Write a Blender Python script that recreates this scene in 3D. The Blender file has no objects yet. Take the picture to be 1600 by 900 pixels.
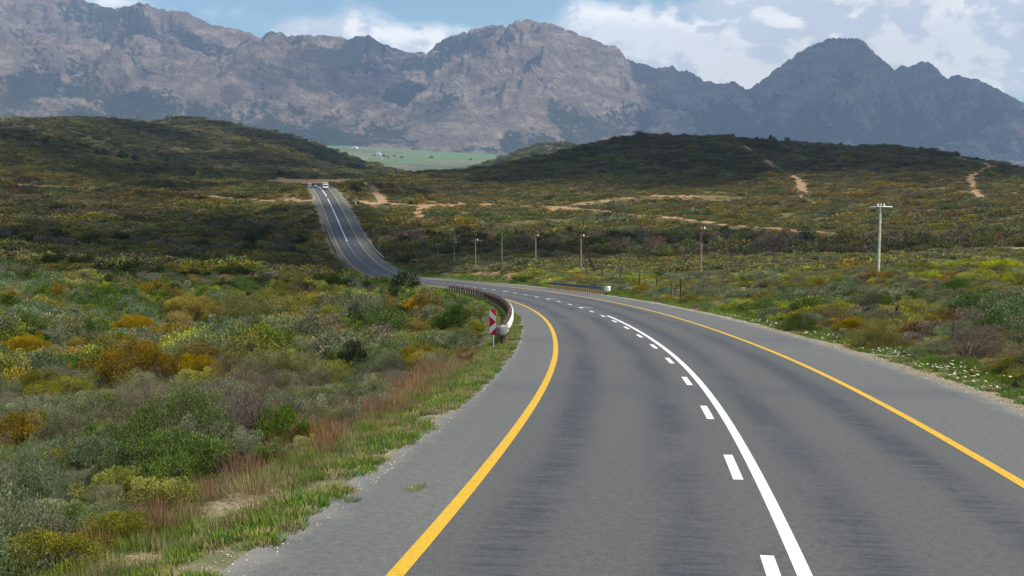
import bpy, math, random
import numpy as np
from mathutils import Vector, Matrix

C = bpy.context.scene.collection
SC = bpy.context.scene

# ------------------------------------------------------------------ camera
F, CX, CY, HOR = 1776.0, 800.0, 450.0, 265.0
PITCH = math.atan((CY - HOR) / F)
cam_d = bpy.data.cameras.new('camera'); cam = bpy.data.objects.new('camera', cam_d); C.objects.link(cam)
cam_d.sensor_width = 36.0; cam_d.lens = 36.0 * F / 1600.0
cam_d.clip_start = 0.1; cam_d.clip_end = 60000
cam.location = (0, 0, 0); cam.rotation_euler = (math.pi / 2 - PITCH, 0, 0)
SC.camera = cam

# ------------------------------------------------------------------ sun and sky
SUN_AZ, SUN_EL = math.radians(99), math.radians(51)      # azimuth clockwise from the view direction (+Y)
SUN = np.array([math.sin(SUN_AZ) * math.cos(SUN_EL), math.cos(SUN_AZ) * math.cos(SUN_EL), math.sin(SUN_EL)])
sl = bpy.data.lights.new('sun', 'SUN'); sl.energy = 5.0; sl.angle = math.radians(0.55); sl.color = (1.0, 0.94, 0.83)
so = bpy.data.objects.new('sun', sl); C.objects.link(so)
so.rotation_euler = Vector(SUN).to_track_quat('Z', 'Y').to_euler()
so.location = (60, -30, 80)

SC.view_settings.view_transform = 'Standard'; SC.view_settings.look = 'None'
SC.view_settings.exposure = 0.36; SC.view_settings.gamma = 1.0; SC.view_settings.use_curve_mapping = False
SC.render.engine = 'CYCLES'
cy = SC.cycles
cy.use_denoising = True
cy.max_bounces = 5; cy.diffuse_bounces = 3; cy.glossy_bounces = 2; cy.transmission_bounces = 2
cy.transparent_max_bounces = 6; cy.volume_bounces = 1
cy.use_adaptive_sampling = True; cy.adaptive_threshold = 0.015
cy.sample_clamp_indirect = 6.0

class NT:
    def __init__(s, tree): s.t = tree; s.n = tree.nodes; s.l = tree.links
    def node(s, typ, **kw):
        n = s.n.new(typ)
        for k, v in kw.items():
            if hasattr(n, k): setattr(n, k, v)
        return n
    def link(s, a, b): s.l.new(a, b)
    def put(s, sock, v):
        if isinstance(v, bpy.types.NodeSocket): s.l.new(v, sock)
        elif v is not None: sock.default_value = v
    def math(s, op, a, b=None, c=None, clamp=False):
        n = s.node('ShaderNodeMath', operation=op); n.use_clamp = clamp
        s.put(n.inputs[0], a)
        if b is not None: s.put(n.inputs[1], b)
        if c is not None: s.put(n.inputs[2], c)
        return n.outputs[0]
    def vmath(s, op, a, b=None):
        n = s.node('ShaderNodeVectorMath', operation=op); s.put(n.inputs[0], a)
        if b is not None: s.put(n.inputs[1], b)
        return n.outputs['Value'] if op in ('LENGTH', 'DOT_PRODUCT', 'DISTANCE') else n.outputs[0]
    def mix(s, f, a, b, mode='MIX'):
        n = s.node('ShaderNodeMix', data_type='RGBA', blend_type=mode)
        s.put(n.inputs[0], f); s.put(n.inputs[6], a); s.put(n.inputs[7], b)
        return n.outputs[2]
    def noise(s, vec, scale, detail=4, rough=.55, dist=0.0):
        n = s.node('ShaderNodeTexNoise'); s.put(n.inputs['Vector'], vec)
        n.inputs['Scale'].default_value = scale; n.inputs['Detail'].default_value = detail
        n.inputs['Roughness'].default_value = rough; n.inputs['Distortion'].default_value = dist
        return n.outputs[0]
    def ramp(s, fac, stops):
        n = s.node('ShaderNodeValToRGB'); s.put(n.inputs[0], fac); e = n.color_ramp.elements
        while len(e) < len(stops): e.new(0.5)
        for q, (p, c) in zip(e, stops):
            q.position = p; q.color = (c, c, c, 1) if not hasattr(c, '__len__') else (*c, 1)
        return n.outputs[0]
    def sstep(s, v, a, b):
        n = s.node('ShaderNodeMapRange', interpolation_type='SMOOTHSTEP'); s.put(n.inputs[0], v)
        n.inputs[1].default_value = a; n.inputs[2].default_value = b
        return n.outputs[0]

def pxdir(px, py):
    v = (CY - py) / F; u = (px - CX) / F
    d = np.array([u, math.cos(PITCH) + v * math.sin(PITCH), -math.sin(PITCH) + v * math.cos(PITCH)])
    return d / np.linalg.norm(d)

w = bpy.data.worlds.new('World'); SC.world = w; w.use_nodes = True
T = NT(w.node_tree); T.n.clear()
sky = T.node('ShaderNodeTexSky', sky_type='NISHITA'); sky.sun_disc = False
sky.sun_elevation = SUN_EL; sky.sun_rotation = SUN_AZ; sky.altitude = 300; sky.air_density = 1.0; sky.dust_density = 0.6; sky.ozone_density = 1.0
tc = T.node('ShaderNodeTexCoord').outputs['Generated']
dirv = T.vmath('NORMALIZE', tc)
# banks of cumulus: soft lobes of cloud cover in the directions they stand in, broken up by noise
lobes = [(1060,78,190,52,.62),(955,45,85,26,.34),(1400,78,330,62,.95),(1270,2,230,16,.55),(1600,60,160,80,.45),(1550,128,60,16,.34),
         (620,62,150,26,.52),(470,46,46,15,.6),(330,18,250,22,.30),(880,70,60,22,.2),(1190,130,110,24,.5),(1750,40,120,90,.5),(-150,-60,300,60,.4),(700,-150,900,40,.3)]
tot = None
for (a, b, ra, rb, k) in lobes:
    d = pxdir(a, b)
    q = T.vmath('SUBTRACT', dirv, tuple(d)); q = T.vmath('MULTIPLY', q, (F / ra, 4.0, F / rb))
    g = T.math('MULTIPLY', T.math('EXPONENT', T.math('MULTIPLY', T.math('POWER', T.vmath('LENGTH', q), 2.0), -0.9)), k)
    tot = g if tot is None else T.math('ADD', tot, g)
nv = T.vmath('MULTIPLY', dirv, (1, 1, 1.7))
n1 = T.noise(nv, 9, 10, .58, .3); n2 = T.noise(nv, 30, 6, .6)
back = T.math('MULTIPLY', T.sstep(T.node('ShaderNodeSeparateXYZ').outputs[0], 9, 10), 0.0)
sx = T.node('ShaderNodeSeparateXYZ'); T.link(dirv, sx.inputs[0])
back = T.math('MULTIPLY', T.sstep(sx.outputs[1], 0.75, 0.2), 0.42)
dens = T.math('ADD', T.math('ADD', tot, back), T.math('MULTIPLY', T.math('SUBTRACT', n1, .5), 1.7))
dens = T.math('ADD', dens, T.math('MULTIPLY', T.math('SUBTRACT', n2, .5), .25))
cov = T.sstep(dens, 0.23, 0.68)
thick = T.sstep(T.math('ADD', dens, T.math('MULTIPLY', T.math('SUBTRACT', n2, .5), .5)), .55, 1.15)
n3 = T.noise(T.vmath('ADD', nv, (.013, .0, .012)), 9, 10, .58, .3)
lit = T.sstep(T.math('SUBTRACT', n1, n3), -0.03, 0.045)
ccol = T.mix(lit, (7.0, 7.4, 8.0, 1), (12.5, 12.0, 11.2, 1))
ccol = T.mix(T.math('MULTIPLY', thick, .5), ccol, (6.0, 6.3, 6.8, 1))
skyc = T.mix(1.0, sky.outputs[0], (.84, 1.05, 1.05, 1), 'MULTIPLY')
col = T.mix(T.math('MULTIPLY', cov, .88), skyc, ccol)
bg = T.node('ShaderNodeBackground'); T.link(col, bg.inputs[0]); bg.inputs[1].default_value = 0.09
T.link(bg.outputs[0], T.node('ShaderNodeOutputWorld').inputs[0])

# ------------------------------------------------------------------ helpers
def tag(o, label=None, cat=None, group=None, kind=None):
    if label: o['label'] = label
    if cat: o['category'] = cat
    if group: o['group'] = group
    if kind: o['kind'] = kind
    return o

def mesh_arrays(name, V, FC, mat=None, smooth=False, uv=None, cols=None):
    """V (n,3), FC (m,k) polygons of k corners."""
    me = bpy.data.meshes.new(name); V = np.asarray(V, np.float32); FC = np.asarray(FC, np.int32)
    m, k = FC.shape
    me.vertices.add(len(V)); me.vertices.foreach_set('co', V.ravel())
    me.loops.add(m * k); me.loops.foreach_set('vertex_index', FC.ravel())
    me.polygons.add(m); me.polygons.foreach_set('loop_start', np.arange(0, m * k, k, dtype=np.int32))
    me.polygons.foreach_set('loop_total', np.full(m, k, np.int32))
    if smooth: me.polygons.foreach_set('use_smooth', np.ones(m, bool))
    if cols is not None:
        for nm, c in cols.items():
            a = me.color_attributes.new(nm, 'FLOAT_COLOR', 'POINT')
            c4 = np.ones((len(V), 4), np.float32); c4[:, :c.shape[1]] = c
            a.data.foreach_set('color', c4.ravel())
    if uv is not None:
        u = me.uv_layers.new(name='UVMap'); u.data.foreach_set('uv', np.asarray(uv, np.float32)[FC.ravel()].ravel())
    me.update(calc_edges=True)
    if mat: me.materials.append(mat)
    return me

def link(name, me, parent=None):
    o = bpy.data.objects.new(name, me); C.objects.link(o)
    if parent: o.parent = parent
    return o

def empty(name, loc, rz=0.0):
    o = bpy.data.objects.new(name, None); C.objects.link(o); o.location = tuple(loc); o.rotation_euler = (0, 0, rz); o.empty_display_size = .2
    return o

def new_mat(name):
    m = bpy.data.materials.new(name); m.use_nodes = True; t = NT(m.node_tree)
    return m, t, t.n['Principled BSDF']

def simple(name, col, rough=.6, metal=0.0, nscale=0, namp=.25, spec=.3):
    m, t, b = new_mat(name)
    b.inputs['Roughness'].default_value = rough; b.inputs['Metallic'].default_value = metal; b.inputs['Specular IOR Level'].default_value = spec
    if nscale:
        g = t.node('ShaderNodeTexCoord').outputs['Object']
        n = t.noise(g, nscale, 5, .6)
        c = t.mix(t.sstep(n, .3, .7), tuple(x * (1 - namp) for x in col) + (1,), tuple(min(1, x * (1 + namp)) for x in col) + (1,))
        t.link(c, b.inputs['Base Color'])
    else: b.inputs['Base Color'].default_value = (*col, 1)
    return m

def hash2(ix, iy, seed):
    n = (ix.astype(np.int64) * 374761393 + iy.astype(np.int64) * 668265263 + seed * 974711) & 0x7fffffff
    n = ((n ^ (n >> 13)) * 1274126177) & 0x7fffffff
    return ((n ^ (n >> 16)) & 0xffff) / 65535.0
def vnoise(x, y, seed=0):
    ix = np.floor(x); iy = np.floor(y); fx = x - ix; fy = y - iy
    fx = fx * fx * fx * (fx * (fx * 6 - 15) + 10); fy = fy * fy * fy * (fy * (fy * 6 - 15) + 10)
    a = hash2(ix, iy, seed); b = hash2(ix + 1, iy, seed); c = hash2(ix, iy + 1, seed); d = hash2(ix + 1, iy + 1, seed)
    return (a * (1 - fx) + b * fx) * (1 - fy) + (c * (1 - fx) + d * fx) * fy
def fbm(x, y, oct=5, seed=0, ridged=False, gain=.5, lac=2.03):
    s = np.zeros_like(x, dtype=float); a = 1.0; t = 0.0
    for i in range(oct):
        n = vnoise(x, y, seed + i * 17)
        if ridged: n = 1 - np.abs(2 * n - 1); n = n * n
        s += a * n; t += a; a *= gain
        x, y = lac * (x * .8 - y * .6) + 3.7, lac * (x * .6 + y * .8) + 1.3
    return s / t
def sstep(x, a, b):
    t = np.clip((x - a) / (b - a), 0, 1); return t * t * (3 - 2 * t)
# ------------------------------------------------------------------ the road's line in space (plan and profile)
RP = [1.05177, 2.99777, 16.51981, 6.14807]
TH = [-0.16651, -0.10837, -0.03858, 0.01098, 0.0676, 0.13408, 0.18818, 0.2169, 0.21925, 0.20711, 0.19381, 0.18843, 0.19329, 0.20387, 0.211, 0.21406, 0.21718, 0.21911, 0.21539, 0.20895, 0.20281, 0.20507, 0.20996, 0.21246, 0.21054, 0.21006, 0.21614, 0.21289, 0.21099, 0.21896, 0.22779, 0.23662, 0.24545, 0.25428, 0.26311, 0.27193, 0.28076, 0.28959, 0.29842]
GR = [-0.08051, -0.08211, -0.08444, -0.08326, -0.08163, -0.07987, -0.0775, -0.07692, -0.07871, -0.08143, -0.08335, -0.08256, -0.07729, -0.06585, -0.04712, -0.02345, 0.00129, 0.02489, 0.04629, 0.06439, 0.07854, 0.08808, 0.09282, 0.09291, 0.08876, 0.08078, 0.06961, 0.05655, 0.04206, 0.02654, 0.01091, -0.00472, -0.02035, -0.03598, -0.05161, -0.06725, -0.08288, -0.09851, -0.11414]
S = np.arange(-60, 761, 1.0); KN = np.arange(0, 761, 20.)
th_ = np.interp(S, KN, TH); gr_ = np.interp(S, KN, GR); ch_ = 1 / np.sqrt(1 + gr_ ** 2)
cum = lambda a: np.concatenate([[0], np.cumsum((a[1:] + a[:-1]) / 2)])
RC = np.stack([cum(-np.sin(th_) * ch_), cum(np.cos(th_) * ch_), cum(gr_ * ch_)], -1)
RC = RC - RC[60] + np.array([RP[0], 0, -RP[1]])
LAT = np.stack([np.cos(th_), np.sin(th_), 0 * th_], -1)      # to the right of travel
LW = 3.7; SHL = 1.6; SHR = 2.6
AL, AR = -(LW + SHL), LW + SHR
def road_pt(s, o, dz=0.0):
    s = np.asarray(s, float); o = np.asarray(o, float)
    p = np.stack([np.interp(s, S, RC[:, i]) for i in range(3)], -1)
    l = np.stack([np.interp(s, S, LAT[:, i]) for i in range(3)], -1)
    p = p + l * o[..., None] if o.ndim else p + l * o
    p[..., 2] += dz
    return p
def road_frame(s): return float(np.interp(s, S, th_))

def road_dist(x, y):
    """nearest station and signed side offset of the centre line"""
    x = np.asarray(x, float).ravel(); y = np.asarray(y, float).ravel()
    so = np.zeros(len(x)); oo = np.full(len(x), 1e4); zo = np.zeros(len(x))
    sub = RC[::3]; st = S[::3]
    for i in range(0, len(x), 40000):
        X = x[i:i + 40000]; Y = y[i:i + 40000]
        d = (X[:, None] - sub[None, :, 0]) ** 2 + (Y[:, None] - sub[None, :, 1]) ** 2
        k = d.argmin(1); s0 = st[k]
        for _ in range(2):
            cx = np.interp(s0, S, RC[:, 0]); cy_ = np.interp(s0, S, RC[:, 1]); t = np.interp(s0, S, th_)
            s0 = np.clip(s0 + (-(X - cx) * np.sin(t) + (Y - cy_) * np.cos(t)), S[0], S[-1])
        cx = np.interp(s0, S, RC[:, 0]); cy_ = np.interp(s0, S, RC[:, 1]); t = np.interp(s0, S, th_)
        lat = (X - cx) * np.cos(t) + (Y - cy_) * np.sin(t); dd = np.hypot(X - cx, Y - cy_)
        so[i:i + 40000] = s0; oo[i:i + 40000] = np.where(lat < 0, -1, 1) * dd; zo[i:i + 40000] = np.interp(s0, S, RC[:, 2])
    return so, oo, zo

# ------------------------------------------------------------------ terrain: a smooth surface through surveyed spots
rr = np.hypot(RC[60:, 0], RC[60:, 1])
def ZR(r): return np.interp(r, rr, RC[60:, 2])
# (px, py, range): a ground spot seen at that bearing and dip, that far off
SPOTS = [
 # left: gully, slope, flats, hills
 (260,600,40),(60,640,32),(400,560,45),(300,530,66),(80,560,58),(-250,560,55),(520,500,80),(200,470,110),(0,505,85),(-300,470,95),
 (100,428,170),(380,440,150),(-100,420,170),(-500,400,200),(250,400,270),(480,405,290),(50,385,280),(-250,370,300),
 (100,352,400),(350,352,420),(470,350,440),(-300,320,450),(0,318,520),(250,326,520),(420,330,500),(60,288,640),(300,300,640),(420,303,610),(-300,270,640),
 (200,258,840),(0,232,820),(-300,200,900),(400,284,760),(330,270,840),(470,287,700),(0,196,960),(-150,170,1050),(40,208,1000),(100,222,1000),(-500,170,1100),
 (460,280,850),(540,279,900),(600,283,1000),(400,272,1000),(250,262,1050),
 (90,182,1400),(60,190,1350),(150,184,1450),(200,189,1500),(240,194,1500),(320,222,1400),(400,240,1350),(480,262,1250),(130,215,1200),(560,272,1350),(-100,190,1500),
 (260,188,1900),(300,188,1950),(360,198,1900),(420,209,1850),(480,225,1800),(540,246,1750),(600,265,1650),(640,276,1550),(440,230,1600),(530,262,1500),
 (0,218,1180),(60,228,1150),(110,252,1120),(200,283,1110),(300,292,1100),(-200,205,1250),(400,292,1120),(150,212,1700),(220,214,1700),(20,206,980),(150,240,1000),(200,250,980),(280,268,950),(100,240,2600),(300,255,2700),(550,275,2600),(-300,230,2500),
 # right: bank, plain, riverine line, slope, ridge
 (1600,600,26),(1750,560,32),(1450,545,36),(1300,500,52),(1600,480,60),(1800,470,60),(1130,482,78),(1250,455,100),(1450,445,110),(1700,430,120),
 (1020,458,105),(900,438,145),(1096,436,180),(1377,425,150),(800,428,190),(720,426,210),(650,420,235),(1600,412,190),(1900,400,200),
 (1000,412,250),(1250,406,260),(850,408,270),(700,402,300),(1500,398,270),(620,398,330),
 (700,388,350),(900,388,350),(1200,386,350),(1500,378,350),(1800,360,340),
 (640,370,400),(800,362,420),(1000,362,420),(1300,358,430),(1600,372,400),
 (620,345,450),(760,338,480),(900,340,500),(1100,345,480),(1350,332,520),(1600,340,480),(1900,330,480),
 (580,325,520),(700,320,540),(850,322,560),(1000,318,580),(1200,305,620),(1450,300,620),(1700,310,600),
 (560,290,620),(640,296,640),(800,292,680),(1000,275,740),(1250,265,760),(1500,270,740),(1750,290,700),
 (660,279,760),(760,266,840),(850,250,900),(920,232,930),(990,215,960),(1060,217,960),(1135,219,960),(1200,223,950),(1270,233,940),(1320,240,900),(1385,234,900),(1440,240,900),(1500,252,880),(1560,264,860),(1600,272,850),(1800,290,850),
 (560,284,700),(600,282,800),(700,285,1150),(900,262,1400),(1100,250,1400),(1300,262,1400),(1600,290,1300),(1800,300,1300),(1000,285,1800),(1400,290,1800),(700,290,1600),
 # valley beyond and the green hillock
 (850,226,2300),(880,222,2350),(910,228,2300),(820,238,2250),(790,252,2200),(960,245,2300),(850,262,1700),(860,262,3000),(1050,270,2500),
 (650,288,2100),(750,284,2100),(650,277,3000),(750,272,3000),(1200,275,3000),(1600,280,3000),
 (560,254,4200),(700,262,4200),(900,256,4200),(1300,276,4200),(200,245,4200),
 (540,228,6300),(650,236,6300),(800,243,6300),(1000,252,6300),(1400,268,6300),(200,226,6300),(-200,225,6300),(1900,272,6300),
]
def spot_xyz(px, py, r):
    d = pxdir(px, py); h = math.hypot(d[0], d[1]); return d[0] / h * r, d[1] / h * r, d[2] / h * r
cp = [spot_xyz(*q) for q in SPOTS]
for s in list(range(0, 120, 8)) + list(range(120, 740, 20)):
    cp.append(tuple(road_pt(float(s), 0.0)))
for s in range(-30, 110, 10):                        # the embankment on the left, level ground on the right
    for o, dz in ((-13, -1.3), (-24, -2.2), (14, .15), (26, .5)):
        p = road_pt(float(s), float(o)); cp.append((p[0], p[1], p[2] + dz))
for a in np.radians([100, 130, 160, 180, 200, 230, 260]):
    for r in (12, 60, 300, 1500, 6000): cp.append((r * math.sin(a), r * math.cos(a), (-3 + .02 * r) if r > 20 else -3.2))
for r in (4, 7): 
    for a in np.radians([-60, -20, 20, 60]): cp.append((r * math.sin(a), r * math.cos(a), -3.1 - .08 * r * math.cos(a)))
cp = np.array(cp)
def feat(x, y):
    r = np.maximum(np.hypot(x, y), 1.0); return np.stack([2.2 * x / r, 2.2 * y / r, np.log(r)], -1), r
def kern(A, B):
    return np.sqrt(((A[:, None, :] - B[None]) ** 2).sum(-1) + .0004)
fc, rc = feat(cp[:, 0], cp[:, 1])
val = (cp[:, 2] - ZR(rc)) / rc
K = kern(fc, fc) - 0.002 * np.eye(len(fc))
Kb = np.block([[K, np.ones((len(fc), 1))], [np.ones((1, len(fc))), np.zeros((1, 1))]])
wt = np.linalg.solve(Kb, np.concatenate([val, [0]]))
def rbf(x, y):
    out = np.zeros(len(x))
    for i in range(0, len(x), 20000):
        f, r = feat(x[i:i + 20000], y[i:i + 20000]); out[i:i + 20000] = ZR(r) + r * (kern(f, fc) @ wt[:-1] + wt[-1])
    return out

AZ = np.concatenate([np.arange(-math.pi, -.66, .045), np.arange(-.66, .66, .0021), np.arange(.66, math.pi, .045), [math.pi]])
LR = np.concatenate([np.arange(math.log(1.5), math.log(8200), .0155)])
RG = np.exp(LR)
ga, gl = np.meshgrid(AZ, LR, indexing='ij'); gr = np.exp(gl)
gx = (np.sin(ga) * gr).ravel(); gy = (np.cos(ga) * gr).ravel()
# the surface is smooth between its spots: solve it on a coarser net, then interpolate
cA = np.unique(np.concatenate([AZ[::8], [AZ[-1]]])); cL = np.unique(np.concatenate([LR[::4], [LR[-1]]]))
ca, cl = np.meshgrid(cA, cL, indexing='ij'); cr = np.exp(cl)
cz = rbf((np.sin(ca) * cr).ravel(), (np.cos(ca) * cr).ravel()).reshape(ca.shape)
cq = (cz - ZR(cr)) / cr
def interp2(G, A, L, a, l):
    i = np.clip(np.searchsorted(A, a) - 1, 0, len(A) - 2); j = np.clip(np.searchsorted(L, l) - 1, 0, len(L) - 2)
    u = np.clip((a - A[i]) / (A[i + 1] - A[i]), 0, 1); v = np.clip((l - L[j]) / (L[j + 1] - L[j]), 0, 1)
    return (G[i, j] * (1 - u) + G[i + 1, j] * u) * (1 - v) + (G[i, j + 1] * (1 - u) + G[i + 1, j + 1] * u) * v
base = ZR(gr.ravel()) + gr.ravel() * interp2(cq, cA, cL, ga.ravel(), gl.ravel())
R1 = gr.ravel()
far = sstep(R1, 40, 300)
und = (fbm(gx / 9, gy / 9, 4, 5) - .5) * .7 * sstep(R1, 6, 30) + (fbm(gx / 60, gy / 60, 4, 9) - .5) * 3.0 * far
und += (fbm(gx / 190 + 5, gy / 190, 5, 31, True) - .4) * 10 * sstep(R1, 520, 1000) * (1 - sstep(R1, 2600, 3600))
rs, ro, rz = road_dist(gx, gy)
ins = np.maximum(np.maximum(AL - ro, ro - AR), 0)
blend = sstep(ins, 1.2, np.clip(4 + R1 * .03, 6, 22))
gl_m = sstep(rs, 32, 44) * (1 - sstep(rs, 230, 260)) * (ro < 0)
cut = -.10 - sstep(ins, 0, 2.5) * .06 - gl_m * .75 * sstep(ins, .55, 2.2)
GZ = (rz + cut) * (1 - blend) + (base + und * 1.0) * blend
GZ = np.where(ins < .7, rz - .36 - .0006 * R1, GZ)
# the red cutting face on the outside of the far bend
bank = np.exp(-((rs - 178) / 36) ** 2) * sstep(ro, AR + 1.2, AR + 4.5) * (1 - sstep(ro, AR + 12, AR + 26)) * 1.3
GZ = GZ + bank
GZg = GZ.reshape(ga.shape)
def ground(x, y):
    x = np.atleast_1d(np.asarray(x, float)); y = np.atleast_1d(np.asarray(y, float))
    return interp2(GZg, AZ, LR, np.arctan2(x, y), np.log(np.maximum(np.hypot(x, y), 1.6)))
def proj(P):
    P = np.asarray(P, float); c, s_ = math.cos(PITCH), math.sin(PITCH)
    d = P[..., 1] * c - P[..., 2] * s_; u = P[..., 1] * s_ + P[..., 2] * c; d = np.where(np.abs(d) < 1e-3, 1e-3, d)
    return CX + F * P[..., 0] / d, CY - F * u / d, d
RS = np.exp(np.arange(math.log(6), math.log(8000), .004))
def hit(px, py, rmin=6):
    """where the line of sight through that picture point meets the ground"""
    d = pxdir(px, py); h = math.hypot(d[0], d[1]); r = RS[RS > rmin]
    z = ground(d[0] / h * r, d[1] / h * r); k = np.argmax(z >= d[2] / h * r)
    return np.array([d[0] / h * r[k], d[1] / h * r[k], z[k]])

# bare tracks and soil patches, each a line on the ground with a width in metres
TRACKS = [  # points, half width, kind
 ([(600,318),(660,320),(740,319),(850,322),(940,330),(1020,338),(1080,344),(1150,352),(1250,362),(1330,366),(1420,374),(1520,382),(1600,388),(1750,398)], 2.3, 1.0, 300),
 ([(850,330),(900,318),(960,312),(1030,306),(1100,308),(1190,309)], 2.6, .75, 300),
 ([(650,338),(656,330),(668,320)], 3.0, 1.0, 300),
 ([(575,287),(586,300),(600,318)], 3.0, 1.0, 300),
 ([(-100,282),(20,288),(60,290),(115,293)], 2.6, .8, 300),
 ([(265,302),(330,306),(400,311),(470,313)], 2.0, 1.0, 300),
 ([(462,314),(494,316)], 2.0, .8, 300), ([(534,314),(560,315),(590,318)], 2.0, .7, 300),
 ([(1232,272),(1250,284),(1254,294),(1258,309)], 2.4, 1.0, 300), ([(1160,226),(1175,236)], 2.4, .9, 300), ([(1196,250),(1212,262)], 2.4, .9, 300),
 ([(1500,247),(1540,256),(1548,263),(1520,272),(1516,280),(1522,296),(1532,308)], 2.2, .9, 300),
 ([(800,348),(860,345),(920,345)], 3.2, .5, 300), ([(1100,380),(1160,378),(1230,376)], 1.4, .7, 300),
 ([(620,362),(650,372),(665,380)], 2.6, .7, 300), ([(630,372),(668,366)], 3, .6, 300),
 ([(955,446),(990,446),(1030,450)], 1.6, .9, 60), ([(1075,470),(1105,468)], 1.2, .8, 60), ([(1160,452),(1200,458)], 1.5, .8, 60), ([(1080,432),(1120,434)], 2.0, .5, 60),
 ([(690,428),(725,432)], 1.2, .9, 60), ([(760,432),(800,440)], 1.2, .9, 60),
 ([(380,432),(368,432)], .8, .8, 60), ([(482,284),(500,284.5),(532,283)], 42, 1.0, 640),
]
track_w = []
for pts, hw, k, rmin in TRACKS:
    track_w.append((np.array([hit(a, b, rmin)[:2] for a, b in pts]), hw, k))
def soil_at(x, y):
    x = np.asarray(x, float); y = np.asarray(y, float); m = np.zeros(len(x)); r = np.hypot(x, y)
    wob = (fbm(x / 4, y / 4, 3, 77) - .5) * 1.6
    for P, hw, k in track_w:
        d = np.full(len(x), 1e5)
        lo, hi = P.min(0) - 30, P.max(0) + 30
        q = (x > lo[0]) & (x < hi[0]) & (y > lo[1]) & (y < hi[1])
        if not q.any(): continue
        X, Y = x[q], y[q]; dd = np.full(len(X), 1e5)
        for a, b in zip(P[:-1], P[1:]):
            ab = b - a; L = max((ab ** 2).sum(), 1e-6); t = np.clip(((X - a[0]) * ab[0] + (Y - a[1]) * ab[1]) / L, 0, 1)
            dd = np.minimum(dd, np.hypot(X - a[0] - t * ab[0], Y - a[1] - t * ab[1]))
        h = hw * .65 + r[q] * .0011
        m[q] = np.maximum(m[q], k * (1 - sstep(dd + wob[q] * (.5 + hw * .4), h * .75, h * 1.35)))
    return m

soil = soil_at(gx, gy)
# ground colour: r soil amount, g dryness, b verge
soil = np.maximum(soil, .55 * sstep(fbm(gx / 22 + 9, gy / 40, 4, 78), .52, .64) * sstep(R1, 400, 470) * (1 - sstep(R1, 700, 800)) * (gx > -90))
soil = np.maximum(soil, .8 * np.exp(-((rs - 182) / 26) ** 4) * (ro > AR + 1.4) * (ro < AR + 6.5) * sstep(fbm(gx / 5, gy / 5, 3, 79), .40, .5))
dry = fbm(gx / 45, gy / 45, 4, 12)
orange_hill = np.clip(np.exp(-((R1 - 620) / 170) ** 2), 0, 1) * (fbm(gx / 70, gy / 70, 4, 55))
verge = 1 - sstep(ins, .9, 2.6)
field = sstep(R1, 2900, 3500)
gcol = np.stack([soil, np.clip(dry + orange_hill * .5, 0, 1), verge], -1)

gm, t, b = new_mat('earth')
co = t.node('ShaderNodeNewGeometry').outputs['Position']
sp = t.node('ShaderNodeSeparateColor'); at = t.node('ShaderNodeAttribute', attribute_name='zone'); t.link(at.outputs['Color'], sp.inputs[0])
nA = t.noise(co, .12, 6, .6); nB = t.noise(co, 1.6, 6, .65); nC = t.noise(co, .9, 5, .6); nD = t.noise(co, 12, 4, .6)
veg = t.ramp(t.math('ADD', t.math('MULTIPLY', nB, .6), t.math('MULTIPLY', sp.outputs[1], .5)), [(.25, (.035, .042, .018)), (.5, (.07, .07, .028)), (.72, (.13, .10, .04)), (.95, (.20, .14, .055))])
dirt = t.ramp(nB, [(.2, (.19, .12, .06)), (.5, (.27, .19, .105)), (.8, (.37, .285, .175))])
red = t.ramp(nC, [(.2, (.26, .11, .05)), (.7, (.40, .22, .11))])
dirt = t.mix(t.sstep(nA, .45, .6), dirt, red)
c1 = t.mix(t.sstep(t.math('ADD', sp.outputs[0], t.math('MULTIPLY', t.math('SUBTRACT', nC, .5), .7)), .38, .62), veg, dirt)
vg = t.ramp(nD, [(.3, (.11, .095, .05)), (.5, (.20, .165, .09)), (.7, (.36, .31, .21))])
c1 = t.mix(t.sstep(t.math('ADD', sp.outputs[2], t.math('MULTIPLY', t.math('SUBTRACT', nC, .5), .6)), .45, .6), c1, vg)
# farmland of the far valley: broad strips of crop, fallow and scrub
fv = t.node('ShaderNodeTexVoronoi'); t.put(fv.inputs['Vector'], t.vmath('MULTIPLY', t.vmath('ADD', co, (0, 0, 0)), (.0030, .0032, 0))); fv.inputs['Scale'].default_value = 1.0
fs = t.node('ShaderNodeSeparateColor'); t.link(fv.outputs['Color'], fs.inputs[0])
crop = t.ramp(fs.outputs[0], [(0, (.06, .14, .035)), (.3, (.09, .18, .045)), (.5, (.13, .13, .07)), (.7, (.07, .15, .04)), (.85, (.20, .17, .10)), (1, (.10, .10, .06))])
scr = t.ramp(t.noise(co, .006, 6, .6), [(.3, (.05, .065, .03)), (.55, (.10, .11, .055)), (.75, (.19, .16, .10))])
ln = t.vmath('LENGTH', co)
crop = t.mix(t.sstep(t.math('ADD', ln, t.math('MULTIPLY', t.noise(co, .002, 3), 1500)), 4900, 5300), scr, crop)
crop = t.mix(t.sstep(ln, 6500, 6900), crop, (.045, .06, .035, 1))
c1 = t.mix(t.sstep(ln, 1800, 2600), c1, crop)
t.link(c1, b.inputs['Base Color']); b.inputs['Roughness'].default_value = .95; b.inputs['Specular IOR Level'].default_value = .1
bp = t.node('ShaderNodeBump'); bp.inputs['Strength'].default_value = .6; bp.inputs['Distance'].default_value = .25; t.link(nB, bp.inputs['Height']); t.link(bp.outputs[0], b.inputs['Normal'])

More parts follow.
